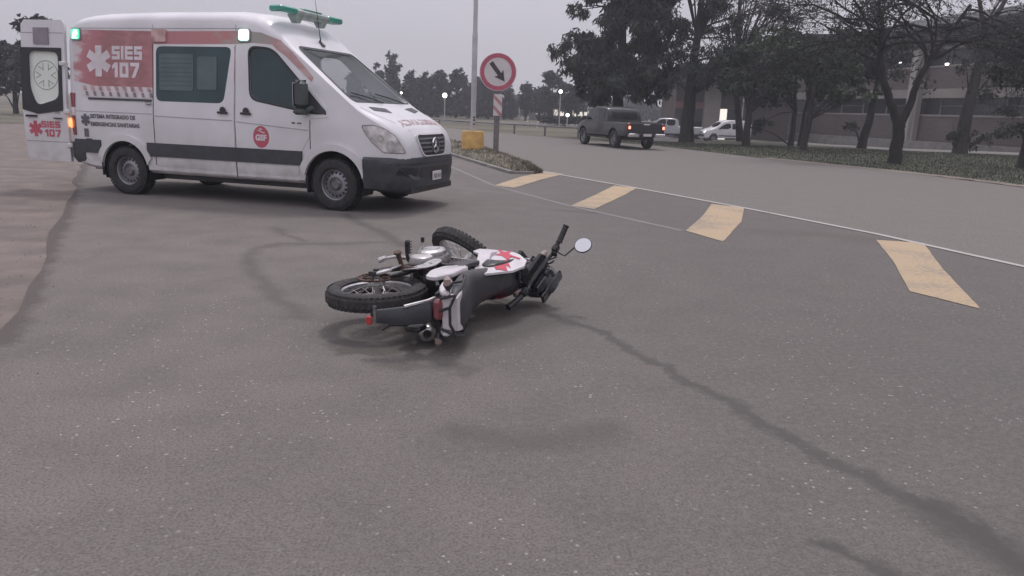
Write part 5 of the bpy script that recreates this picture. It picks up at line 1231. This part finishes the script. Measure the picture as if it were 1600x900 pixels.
    # right-hand trees
    lims = [((-.3, 0, 5.4), d, .08, 3.0) for d in ((-1, 0, .5), (-.5, .2, 1), (.4, .2, 1), (1, 0, .6), (-1, .3, .1))]
    ltree('thicket_tree', (22.6, 39.56), 'tree with a shaggy undergrown trunk and a high fork at upper right', [([(0, 0, 0), (.05, 0, 2.5), (.35, 0, 5.4), (.25, 0, 6.0)], [.34, .27, .20, .16]), ([(.3, 0, 5.8), (-.5, 0, 8.0)], [.13, .07]), ([(.3, 0, 5.8), (1.4, 0, 8.4)], [.14, .08])],
          [(-.35, 0, .9, .55, .7), (.35, -.1, .7, .5, .6), (1.1, 0, .8, .5, .5), (.9, 0, 3.2, .7, .6), (1.4, 0, 4.3, .9, .6), (-.4, 0, 4.3, .6, .5), (1.9, 0, 2.2, .7, .6), (2.1, 0, 1.2, .7, .7)], 'leaf_dark', 'bark2', seed=13, dens=210, ln=.18, wd=.05, droop=.5, limbs=lims, depth=3, ld=.04, minr=.008, tip_leaf=3)
    ltree('thicket_tree', (18.1, 27.4), 'dark leafy tree cut by the right edge of the picture', [([(0, 0, 0), (.1, 0, 2.5), (0, 0, 6)], [.30, .25, .15])], cl_fill(q, -1.3, 1.6, 2.6, 5.6, 14, (.6, 1.0), (.45, .7), 1.0) + [(-.5, 0, 1.5, .5, .6), (.5, 0, 1.2, .6, .6)], 'leaf_dark', 'bark', seed=14, dens=150, ln=.18, wd=.05, droop=.5)
    # far row beyond the ambulance bonnet
    far = [(-24.5, 118, 7.0, 'dark far tree just above the windscreen edge'), (-21.3, 116, 7.6, 'dark far tree left of the tall spiky one'), (-18.0, 110, 8.2, 'tallest wind-bent far tree, with a spike at its top'), (-15.6, 112, 6.5, 'bushy far tree right of the tall spiky one'), (-13.4, 110, 6.3, 'far tree in the middle of the row, above the bonnet'),
           (-11.2, 109, 6.6, 'far tree left of the lit globe lamp'), (-8.8, 110, 6.9, 'wind-bent far tree just right of the lit globe lamp'), (-6.4, 112, 6.0, 'far tree just left of the white pole'), (-4.2, 110, 6.6, 'far tree between the white pole and the round sign'), (-2.0, 114, 5.2, 'far tree behind the round sign')]
    for i, (x, y, h, lb) in enumerate(far):
        r_ = random.Random(40 + i); w_ = r_.uniform(1.7, 2.3); cs = []
        for k in range(44):
            t_ = r_.random() ** 1.3; z = .8 + (h - 1.9) * t_; sp = w_ * (1 - .62 * t_); cs.append((r_.uniform(-sp, sp) + .25 * t_, r_.uniform(-.6, .6), z, r_.uniform(.6, .95) * (1 - .25 * t_), r_.uniform(.5, .85)))
        cs += [(.1, 0, h - .6, .45, .5), (.45, 0, h - .35, .4, .22)]
        if 'spike' in lb: cs += [(-.3, 0, h + .1, .16, .6), (.5, 0, h - .1, .6, .3)]
        ltree('far_tree', (x, y), lb, [([(0, 0, 0), (.1, 0, h * .5), (.1, 0, h * .9)], [.16, .1, .04])], cs, 'leaf_far', 'bark', seed=60 + i, dens=150, ln=.38, wd=.09, droop=.3, group='row of trees beyond the bonnet', subd=2)
    for i, (x, y, h, w_, lb) in enumerate([(1.0, 105, 4.9, .7, 'small slim far tree right of the round sign'), (4.3, 100, 6.3, 1.9, 'rounded bushy far tree with a globe lamp before it'), (6.6, 96, 5.0, 1.6, 'lower dark far tree beside the rounded bushy one'), (2.8, 108, 4.6, 1.3, 'low far tree left of the rounded bushy one')]):
        r_ = random.Random(80 + i); cs = [(r_.uniform(-w_, w_) * (1 - .4 * t_), r_.uniform(-.5, .5), 1.6 + (h - 2.1) * t_, r_.uniform(.6, 1.0) * min(1, w_), r_.uniform(.5, .8)) for t_ in [r_.random() for _ in range(26)]]
        ltree('far_tree', (x, y), lb, [([(0, 0, 0), (0, 0, h * .7)], [.14, .06])], cs, 'leaf_far', 'bark', seed=90 + i, dens=130, ln=.34, wd=.10, droop=.3, group='row of trees beyond the sign', subd=2)
    for i, (x, y, h, w_, lb) in enumerate([(-30.4, 50, 6.4, 1.9, 'dark tree showing above and left of the open rear door'), (-33.6, 52, 4.9, 1.5, 'dark tree at the left edge of the picture'), (-27.6, 54, 5.4, 1.6, 'dark tree seen between the open door and the ambulance'), (-24, 60, 5.0, 1.5, 'tree hidden behind the rear half of the ambulance')]):
        r_ = random.Random(120 + i); cs = [(r_.uniform(-w_, w_) * (1 - .4 * t_), r_.uniform(-.5, .5), 1.5 + (h - 2.0) * t_, r_.uniform(.5, .8), r_.uniform(.4, .7)) for t_ in [r_.random() for _ in range(26)]]
        if i < 3: ltree('roadside_tree', (x, y), lb, [([(0, 0, 0), (.1, 0, h * .5), (0, 0, h * .8)], [.17, .12, .05])], cs, 'leaf_far', 'bark', seed=130 + i, dens=200, ln=.26, wd=.08, droop=.4, group='trees beyond the dirt shoulder')
    # far treeline mass
    c = MB(); rr = random.Random(77)
    for k in range(150):
        x = -130 + 260 * k / 150 + rr.uniform(-1, 1); h = rr.uniform(3.2, 5.2)
        if -50 < x < 6 or x > 6: leaves(c, (x, 165 + rr.uniform(-4, 4), h * .5), 2.2, h * .5, 420, rr, .9, .34, .2)
    tag(c.obj('far_treeline', 'leaf_far', None, False), kind='stuff')
# ------------------------------------------------------------ street furniture
def build_street():
    r = thing('road_sign', (-.65, 23.84, 0), radians(-1), 'round red-bordered sign with a black diagonal arrow on a weathered post', 'road sign')
    MB().box((0, .03, 1.15), (.17, .06, 2.7), b=.012).obj('post', 'sign_post', r)
    Xs = Matrix.Translation((0, -.03, 2.49))
    d = MB(); d.lathe([(.555, .0), (.56, .012), (.555, .022)], (0, -1, 0), (0, -.01, 2.49), 48); f = d.obj('sign_face', 'sign_white', r)
    def flat(polys, y, m, nm, par, holes=()):
        V, Fc = fill(polys, .5, holes); b = MB(); b.add([(p[0], y, p[1]) for p in V], Fc); return b.obj(nm, m, par, False)
    flat([disc2d(0, 2.49, .54, None, 48)], -.036, 'sign_red', 'red_border', f, [disc2d(0, 2.49, .415, None, 48)])
    a = radians(-52); dr = (cos(a), sin(a)); n = (-dr[1], dr[0]); c = (-.01, 2.50)
    P = lambda s, t: (c[0] + dr[0] * s + n[0] * t, c[1] + dr[1] * s + n[1] * t)
    flat([[P(-.33, .065), P(-.33, -.065), P(.10, -.065), P(.06, -.17), P(.36, 0), P(.06, .17), P(.10, .065)]], -.038, 'sign_black', 'arrow', f)
    p_ = MB().box((0.02, -.015, 1.52), (.26, .02, .64), b=.004).obj('striped_panel', 'sign_white', r)
    for z in (1.30, 1.62):
        flat([[(-.105, z + .10), (.145, z - .16), (.145, z - .03), (-.105, z + .23 if z + .23 < 1.84 else 1.835)]], -.028, 'sign_faded', 'red_stripe', p_)
    # tall pole in yellow footing
    r = thing('lamp_pole', (-1.40, 24.45, 0), 0, 'tall pale metal pole set in a yellow concrete footing', 'pole')
    b = MB(); b.lathe([(.355, -.05), (.355, .66), (.335, .70), (.0, .71)], (0, 0, 1), n=28); b.obj('footing', 'yellow_paint', r)
    b = MB(); b.lathe([(.085, .69), (.083, 3.62), (.068, 3.66), (.060, 11)], (0, 0, 1), n=18); po = b.obj('pole', 'pole_paint', r)
    for z in (.92, 1.04, 1.12): MB().box((.03, -.082, z), (.06, .02, .05)).obj('stencil_mark', 'sign_black', po)
    # low pipe barrier
    r = thing('pipe_barrier', (0, 0, 0), 0, 'low grey pipe barrier along the far side of the road', 'barrier')
    pts = [(-9, 60.5), (-5.6, 55.6), (-3.0, 50.9), (-.2, 47.8), (1.6, 45.4), (3.4, 43.4), (5.2, 41.8)]
    b = MB(); b.tube([(x, y, .52) for x, y in pts], .045, 6); b.obj('rail', 'rail_grey', r)
    for x, y in pts: MB().tube([(x, y, -.05), (x, y, .52)], .06, 6).obj('post', 'rail_grey', r)
    # globe lamps
    for i, (x, y, z, s, lb, par) in enumerate([(-6.6, 70, 2.43, .20, 'bright globe lamp on a pale post above the bonnet', 1), (-10.49, 70, 2.52, .09, 'faint small lamp above the windscreen edge', 1), (3.72, 70, 3.11, .15, 'lit globe lamp before the rounded bushy tree', 1), (4.57, 72, 1.08, .15, 'low lit lamp over the hedge left of the pickup', 1), (6.23, 70, 3.14, .10, 'small lit lamp above the pickup cab', 1), (7.1, 71, 3.83, .09, 'highest small lit lamp above the pickup', 1), (17.2, 60, 3.4, .24, 'lit lamp at the entrance above the small white van', 1)]):
        r = thing('globe_lamp', (x, y, 0), 0, lb, 'street lamp', 'lit globe lamps in the distance')
        MB().lathe([(.05, 0), (.045, z - s)], (0, 0, 1), n=8).obj('post', 'pole_paint', r)
        b = MB(); b.lathe([(s * sin(pi * k / 10), z - s * cos(pi * k / 10)) for k in range(1, 10)], (0, 0, 1), n=14); b.obj('globe', 'lit_white', r)
    # hedge
    h = MB(); q = random.Random(9)
    for k in range(9): leaves(h, (2.4 + .55 * k, 78 + q.uniform(-.3, .3), .55), .6, .55, 260, q, .16, .07, .1)
    o = h.obj('hedge', 'leaf_dark', None, False); tag(o, 'low dark clipped hedge left of the pickup', 'hedge')
    for i, x in enumerate((.75, 1.60)):
        b = MB(); b.lathe([(.13, -.05), (.12, .5), (.05, .58)], (0, 0, 1), (x, 62, 0), 10); o = b.obj('bollard', 'white_wall'); tag(o, ('left' if i == 0 else 'right') + ' of two small white bollards beyond the pipe barrier', 'bollard', 'white bollards beyond the barrier')
# ------------------------------------------------------------ buildings
def build_buildings():
    # low pale building with canopy, far beyond the sign
    r = thing('low_building', (0, 118, 0), 0, 'low pale building with a lit canopy beyond the round sign', 'building')
    MB().box((-5.2, 2, .95), (5.6, 4, 1.9)).obj('wall', 'white_wall', r)
    MB().box((-10.6, 3, .95), (3.4, 4, 1.8)).obj('wall', 'beige_wall', r)
    MB().box((-1.0, 2.5, .95), (2.6, 4, 1.8)).obj('wall', 'white_wall', r)
    MB().box((6.5, 4, .90), (9.5, 4, 1.8)).obj('wall', 'beige_wall', r)
    MB().box((-3.9, 1.5, 2.0), (8.6, 5, .16)).obj('roof', 'dark_roof', r); MB().box((6.2, 3, 2.05), (12.5, 6, .18)).obj('roof', 'white_wall', r)
    for k in range(9):
        MB().box((2.9 + .95 * k, 1.97, 1.15), (.62, .06, .9)).obj('window', 'lit_soft' if k not in (2, 5) else 'dark_win', r)
    for x in (-9.7, -9.0, -3.4, -1.2, .7): 
        b = MB(); b.lathe([(.22, 0), (.26, .09), (.1, .16)], (0, 0, -1), (x, -.6, 1.98), 10); b.obj('canopy_lamp', 'lit_white', r)
    b = MB()
    for x in (-13.0, -16, -19, -22): b.box((x, 6, .7), (1.6, .3, 1.0))
    r2 = thing('boundary_wall', (0, 118, 0), 0, 'broken pale boundary wall under the far row of trees', 'wall')
    for x in (-13.0, -15.2, -17.4): MB().box((x, 2, .6), (1.7, .25, 1.1)).obj('wall_panel', 'white_wall', r2)
    # entrance block
    r = thing('entrance_building', (0, 70, 0), 0, 'building entrance with white letters on a dark canopy and a lit doorway', 'building')
    X = lambda px: 15.05 + (px - 1075) * .058
    MB().box((X(1150), 4.5, 1.9), (X(1240) - X(1062), 7, 5.2)).obj('wall', 'brown_wall', r)
    MB().box((X(1140), 0, 5.0), (X(1225) - X(1060), 3, 1.7)).obj('canopy', 'dark_roof', r)
    V, Fc = text2d('ASUNCION', .62, .012, 1.0); b = MB(); b.add([(X(1081) + p[0] * .98, -1.52, 4.78 + p[1]) for p in V] + [(X(1081) + p[0] * .98, -1.40, 4.78 + p[1]) for p in V], list(Fc)); b.obj('lettering', 'sign_white', r, False)
    MB().box((X(1082), .90, 2.35), (X(1108) - X(1062), .3, .55)).obj('beam', 'red_beam', r)
    MB().box((X(1116), .6, 1.75), (1.45, .5, 4.9)).obj('column', 'beige_wall', r)
    MB().box((X(1094), .93, .65), (1.25, .1, 2.8)).obj('door', 'dark_win', r)
    MB().box((X(1134), .93, .75), (.9, .1, 2.7)).obj('lit_doorway', 'lit_soft', r); MB().box((X(1150), .93, 1.6), (.8, .1, .9)).obj('window', 'dark_win', r)
    b = MB(); b.box((X(1070), -1.3, 3.3), (.10, .10, 2.6)); b.obj('post', 'beige_wall', r)
    # brick building: wall along a line; local x runs along the facade to the right, outside is -y
    P0 = Vector((26.3, 80.7)); P1 = Vector((32.7, 50.0)); d = (P1 - P0).normalized(); ang = atan2(d.y, d.x); LEN = 62
    r = thing('brick_building', (P0.x, P0.y, 0), ang, 'long brown brick building with pale bands, a pale pillar and a dark sloping roof', 'building')
    def wall(x0, x1, z0, z1, y0, y1, m, nm, par=r, uv=False):
        b = MB(); b.box(((x0 + x1) / 2, (y0 + y1) / 2, (z0 + z1) / 2), (x1 - x0, y1 - y0, z1 - z0)); o = b.obj(nm, m, par, False)
        if uv:
            u = o.data.uv_layers.new()
            for p in o.data.polygons:
                for li in p.loop_indices:
                    v = o.data.vertices[o.data.loops[li].vertex_index].co; u.data[li].uv = (v.x + v.y, v.z)
        return o
    wall(0, LEN, -.7, 2.0, 0, 14, 'brick', 'lower_wall', uv=True)
    wall(0, LEN, 2.0, 3.3, .45, 14, 'dark_roof', 'window_recess')
    wall(0, LEN, 1.98, 2.10, -.08, .34, 'beige_wall', 'sill')
    wall(0, LEN, 3.3, 3.95, -.12, 14, 'beige_wall', 'band')
    wall(0, LEN, 3.95, 5.55, .02, 14, 'brick', 'upper_wall', uv=True)
    wall(0, LEN, 5.5, 5.62, -.06, .015, 'beige_wall', 'sill')
    wall(0, LEN, 5.62, 6.75, .40, 14, 'dark_roof', 'window_recess')
    wall(0, LEN, 6.75, 6.92, -.5, 14, 'beige_wall', 'eaves_band')
    b = MB(); b.loft([[(x, y, z) for y, z in ((-.7, 6.93), (-.7, 8.3 + k * .02), (6, 10.2), (14, 8.3), (14, 6.93))] for k, x in ((0, 11.5), (30, LEN))]); b.obj('roof', 'dark_roof', r, False)
    for k in range(20):
        x = 2 + 3.0 * k; wall(x + .10, x + 3.0, 2.10, 3.3, .35, .44, 'dark_win', 'window'); wall(x + .10, x + 3.0, 5.63, 6.74, .30, .39, 'dark_win', 'window'); wall(x, x + .10, 2.10, 3.3, .28, .34, 'rail_grey', 'mullion'); wall(x + .12, x + 2.9, 2.72, 2.76, .29, .34, 'rail_grey', 'window_bar') if k % 2 else None
        wall(x + .4, x + .5, 5.62, 6.75, .22, .29, 'rail_grey', 'mullion')
    # pale pillars
    for x, s in ((20.9, 1), (34.0, .7)):
        wall(x - .30 * s, x + .30 * s, 0, 6.75, -.75, -.15, 'pillar_paint', 'pillar'); wall(x + .34 * s, x + .62 * s, 0, 6.7, -.55, -.13, 'beige_wall', 'pillar')
    wall(0, LEN, -.7, .12, -1.4, -.13, 'concrete', 'plinth')
    for x, z in ((13.2, 6.4), (24.4, 5.6), (19.4, 6.0)):
        o = wall(x - .09, x + .09, z - .06, z + .06, -.95, -.80, 'lit_white', 'wall_lamp')
    # dark screen wall volume behind
    r = thing('dark_hall', (0, 0, 0), 0, 'tall windowless dark hall with a flat roof behind the bare branches', 'building')
    b = MB(); b.loft([[(x, y, z) for x, y in ((26.2, 81.5), (42, 76), (46, 96), (30, 100))] for z in (-.7, 9.6)]); b.obj('wall', 'dark_clad', r, False)
    b = MB(); b.loft([[(x, y, z) for x, y in ((26.0, 81.3), (42.2, 75.8), (46.2, 96.2), (29.8, 100.2))] for z in (9.6, 9.8)]); b.obj('roof', 'dark_roof', r, False)
M['sign_faded'] = mat('faded_sign_red', (.45, .22, .23), .6)
M['red_beam'] = mat('red_brown_beam', (.20, .10, .09), .8)
M['pillar_paint'] = mat('pale_pillar_paint', (.36, .35, .32), .8, var=.1, scale=1)
M['dark_clad'] = mat('dark_cladding', (.030, .032, .036), .85, var=.15, scale=.8)
# ------------------------------------------------------------ other vehicles
def car_wheel(root, x, y, r, tw, sg):
    b = MB(); b.X = None; c = (x, sg * y, r)
    b.lathe([(.0, sg * .055), (.06, sg * .06), (r * .60, sg * .03), (r * .62, sg * .08), (r * .66, sg * .09), (r * .66, -sg * .06), (0, -sg * .06)], c=c, n=22); w_ = b.obj('wheel', 'steel_rim', root)
    for k in range(6):
        a = 2 * pi * k / 6; s = MB(); s.add([(x + rr * cos(a + da), sg * (y + .064 - .03 * (rr > .1)), r + rr * sin(a + da)) for rr, da in ((.08, -.3), (.08, .3), (r * .56, .26), (r * .56, -.26))], [(0, 1, 2, 3)]); s.obj('rim_gap', 'black', w_, False)
    b = MB(); b.lathe([(r * .64, -tw / 2 * .9), (r * .8, -tw / 2), (r * .95, -tw / 2 * .9), (r, -tw * .3), (r, tw * .3), (r * .95, tw / 2 * .9), (r * .8, tw / 2), (r * .64, tw / 2 * .9)], c=c, n=30, close=True); b.obj('tyre', 'rubber', w_)
def car_surf(tab, xs):
    """tab: functions for z0, z1, w, sh, tk, p"""
    rs = [ring(x, lerp(tab['z0'], x), lerp(tab['z1'], x), lerp(tab['w'], x), lerp(tab['sh'], x), tab['belt'], tab['top'], lerp(tab['tk'], x), tab.get('p', .5), 10, 7) for x in xs]
    b = MB(); b.loft(rs); return b, Surf([Vector(v) for v in b.v], b.f)
def patch(S, polys, m, nm, par, mode='L', off=.006, g=.15, thick=.006):
    mp_ = {'L': (lambda p: (p[0], 3, p[1]), (0, -1, 0)), 'R': (lambda p: (p[0], -3, p[1]), (0, 1, 0)), 'B': (lambda p: (-6, p[0], p[1]), (1, 0, 0)), 'F': (lambda p: (9, p[0], p[1]), (-1, 0, 0))}[mode]
    V, Fc = fill(polys, g); return project(S, V, Fc, mp_[0], mp_[1], off, thick).obj(nm, m, par)
def build_pickup(loc, rz, label, paint, detail=True):
    r = thing('pickup_truck', (loc[0], loc[1], 0), rz, label, 'pickup truck')
    fx = lambda a, b, n: [a + (b - a) * k / n for k in range(n + 1)]
    T = dict(z0=[(-1.25, .62), (-1.1, .52), (4.0, .45)], z1=[(-1.25, 1.10), (-1.2, 1.14), (.85, 1.15), (2.7, 1.16), (3.4, 1.12), (3.85, 1.02), (4.02, .85)], w=[(-1.25, .86), (-1.15, .91), (3.3, .92), (3.8, .82), (4.02, .62)], sh=[(-1.25, .10), (2.6, .12), (4.0, .18)], tk=[(0, .05)], belt=.8, top=1.3, p=.45)
    b, S = car_surf(T, sorted(fx(-1.25, 4.02, 40) + [-1.22, -1.19, 3.95, 3.99])); body = b.obj('body', paint, r)
    ac = arch_cutter([(0, .42, .46), (3.08, .42, .46)], .30, .92).obj('cut', None, None, False)
    bed = MB().box((-.22, 0, 1.05), (1.86, 1.5, .7)).obj('cut', None, None, False)
    boolean(body, [ac, bed]); body.data.materials.clear(); body.data.materials.append(M[paint])
    MB().box((-.22, 0, .69), (1.9, 1.54, .04)).obj('load_bed', 'black', r)
    T2 = dict(z0=[(.75, 1.0)], z1=[(.72, 1.25), (.80, 1.62), (.95, 1.73), (1.3, 1.79), (2.0, 1.79), (2.35, 1.73), (2.95, 1.32), (3.2, 1.14)], w=[(.72, .84), (.9, .88), (2.9, .90), (3.2, .84)], sh=[(.72, .08), (1.3, .12), (2.4, .08), (3.2, .05)], tk=[(0, .14), (3.2, .12)], belt=1.12, top=1.75, p=.45)
    c, S2 = car_surf(T2, fx(.72, 3.2, 34)); cab = c.obj('cab', paint, r)
    for md in 'LR':
        patch(S2, [smooth_poly([(1.02, 1.18), (1.04, 1.60), (1.12, 1.66), (1.72, 1.68), (1.74, 1.18)], 1)], 'dark_glass', 'side_window', cab, md)
        patch(S2, [smooth_poly([(1.82, 1.18), (1.80, 1.68), (2.25, 1.64), (2.78, 1.24), (2.80, 1.18)], 1)], 'dark_glass', 'side_window', cab, md)
    patch(S2, [rrect(-.62, 1.22, .62, 1.62, .06)], 'dark_glass', 'rear_window', cab, 'B'); patch(S2, [smooth_poly([(-.72, 1.28), (-.60, 1.68), (.60, 1.68), (.72, 1.28)], 1)], 'dark_glass', 'windscreen', cab, 'F')
    if detail:
        patch(S, [bar(1.02, .60, 1.62, 1.10)], 'black', 'door_opening', r, 'L', .006, .2, .0)
        patch(S2, [fillet([(1.02, 1.14), (1.60, 1.14), (1.62, 1.68), (1.06, 1.66)], .05)], 'black', 'door_opening', r, 'L', .012, .2, .0)
    patch(S, [rrect(-.70, .72, .70, 1.08, .03)], paint, 'tailgate', r, 'B', .012); MB().box((-1.275, 0, 1.05), (.02, .30, .045), b=.005).obj('tailgate_handle', 'chrome', r)
    rl = MB(); MB().box((-1.2, 0, 1.145), (.03, 1.6, .03), b=.008).obj('bed_rail', paint, r)
    for sg in (-1, 1):
        MB().box((-1.235, sg * .80, .95), (.09, .15, .30), b=.02).obj('tail_light', 'tail_red', r); MB().box((-1.285, sg * .80, .92), (.02, .10, .12), b=.008).obj('lit_lamp', 'lit_red', r) if detail else None
        MB().box((-1.33, sg * .62, .60), (.16, .50, .16), b=.03).obj('bumper_end', 'chrome', r)
        MB().box((1.6, sg * .86, .44), (1.9, .12, .06), b=.02).obj('side_step', 'black', r)
        MB().box((2.72, sg * 1.02, 1.25), (.10, .20, .18), b=.03).obj('wing_mirror', paint, r)
        for x in (0, 3.08): car_wheel(r, x, .78, .385, .25, sg)
    MB().box((-1.32, 0, .60), (.12, .76, .12), b=.02).obj('bumper', 'black', r); MB().box((-1.39, 0, .62), (.012, .38, .11)).obj('number_plate', 'sign_white', r)
    MB().box((1.4, 0, .45), (4.4, 1.2, .14)).obj('chassis', 'black', r)
    return r
def build_small_van(loc, rz):
    r = thing('small_van', (loc[0], loc[1], 0), rz, 'small white van parked facing left behind a tree trunk', 'van')
    fx = lambda a, b, n: [a + (b - a) * k / n for k in range(n + 1)]
    T = dict(z0=[(-.6, .35), (3.4, .28)], z1=[(-.62, 1.55), (-.55, 1.74), (.2, 1.80), (1.3, 1.79), (1.75, 1.70), (2.45, 1.16), (2.9, 1.06), (3.25, .92), (3.40, .70)], w=[(-.62, .76), (-.5, .82), (2.8, .83), (3.2, .76), (3.4, .55)], sh=[(-.6, .12), (1.3, .14), (2.0, .08), (2.6, .10), (3.4, .15)], tk=[(0, .10)], belt=1.0, top=1.75, p=.5)
    b, S = car_surf(T, fx(-.62, 3.4, 44)); body = b.obj('body', 'van_white', r)
    ac = arch_cutter([(0, .34, .37), (2.60, .34, .37)], .28, .83).obj('cut', None, None, False); boolean(body, [ac])
    for md in 'LR':
        patch(S, [smooth_poly([(1.18, 1.06), (1.18, 1.50), (1.62, 1.50), (2.20, 1.12), (2.22, 1.06)], 1)], 'dark_glass', 'side_window', body, md); patch(S, [rrect(.30, 1.06, 1.06, 1.50, .05)], 'dark_glass', 'side_window', body, md)
        patch(S, [bar(.42, .46, 2.18, .56)], 'plastic', 'side_moulding', body, md)
    patch(S, [smooth_poly([(-.66, 1.20), (-.56, 1.60), (.56, 1.60), (.66, 1.20)], 1)], 'dark_glass', 'windscreen', body, 'F')
    patch(S, [rrect(-.6, .40, .6, .62, .05)], 'plastic', 'bumper', r, 'F', .03, .15, .05); patch(S, [rrect(-.35, .68, .35, .80, .03)], 'black', 'grille', r, 'F', .01)
    for sg in (-1, 1):
        patch(S, [smooth_poly([(sg * .42, .72), (sg * .46, .88), (sg * .68, .92), (sg * .68, .74)], 1)], 'lamp_glass' if sg < 0 else 'lit_soft', 'headlight', r, 'F', .01)
        MB().box((2.15, sg * .92, 1.08), (.10, .16, .16), b=.03).obj('wing_mirror', 'plastic', r)
        for x in (0, 2.60): car_wheel(r, x, .72, .31, .19, sg)
    return r
# ------------------------------------------------------------ assemble
HAZE = .0017
MOTO = (-.86, 4.72, .228, 68.5, 2.0, 48.0, .022)
MIR = (.90, .31, 1.26)
build_ground(); build_island(); build_buildings(); build_street(); build_trees()
build_ambulance()
build_pickup((4.75, 32.3), radians(110), 'dark grey double-cab pickup seen from behind with its tail lamps lit', 'truck_paint')
build_pickup((14.4, 66.0), radians(168), 'silver pickup parked behind the thick tree trunk', 'silver_paint', False)
build_small_van((18.6, 65.0), radians(188))
build_motorcycle()
def verge_pick(q):
    while True:
        x, y = q.uniform(5, 24), q.uniform(12, 42)
        if x > lerp([(11, 14.1), (18.4, 12.6), (22.8, 11.7), (27.8, 9.4), (35.7, 6.9), (42, 4.5)], y) and y < 44 and (x - 19) * .1 + y < 40: return x, y, -.01
blades('lawn_grass', 40000, verge_pick, .075, .011, 'grass_green', rnd=random.Random(8))
g_ = MB(); rg = random.Random(21)
for k in range(500):
    t_ = rg.random() ** 2 * 20 + 3.5; ex = -lerp([(2, 1.9), (4.21, 2.97), (6.06, 3.88), (9, 5.4), (15.3, 8.7), (25, 13.5)], t_)
    x, y, s_ = ex + rg.gauss(-.35, .35) - .1, t_, rg.uniform(.003, .009)
    a = rg.uniform(0, 3); g_.add([(x + s_ * cos(a), y + s_ * sin(a), 0), (x + s_ * cos(a + 2), y + s_ * sin(a + 2), 0), (x + s_ * cos(a + 4), y + s_ * sin(a + 4), 0), (x, y, s_ * .9)], [(0, 1, 3), (1, 2, 3), (2, 0, 3)])
tag(g_.obj('gravel', mat('loose_gravel', (.15, .128, .118), .95, var=.4, scale=30), None, False), kind='stuff')
# evening haze in the air over the whole scene
b = MB().box((0, 75, 6.5), (300, 190, 15.2)); hz = b.obj('haze', None, None, False); tag(hz, kind='stuff')
m, t, p = newmat('haze_air'); t.nodes.remove(p); v = t.nodes.new('ShaderNodeVolumePrincipled'); v.inputs['Density'].default_value = HAZE; v.inputs['Color'].default_value = (.86, .88, .95, 1); v.inputs['Anisotropy'].default_value = .2
t.links.new(v.outputs[0], t.nodes['Material Output'].inputs['Volume']); hz.data.materials.append(m)

for o in bpy.data.objects:
    if o.get('category') in ('pickup truck', 'van') and o.location.y > 60: o.location.z = -.63
for o in bpy.data.objects:
    if o.name.startswith('pickup_truck') and o.location.y < 60: o.scale = (.96, .96, .94)
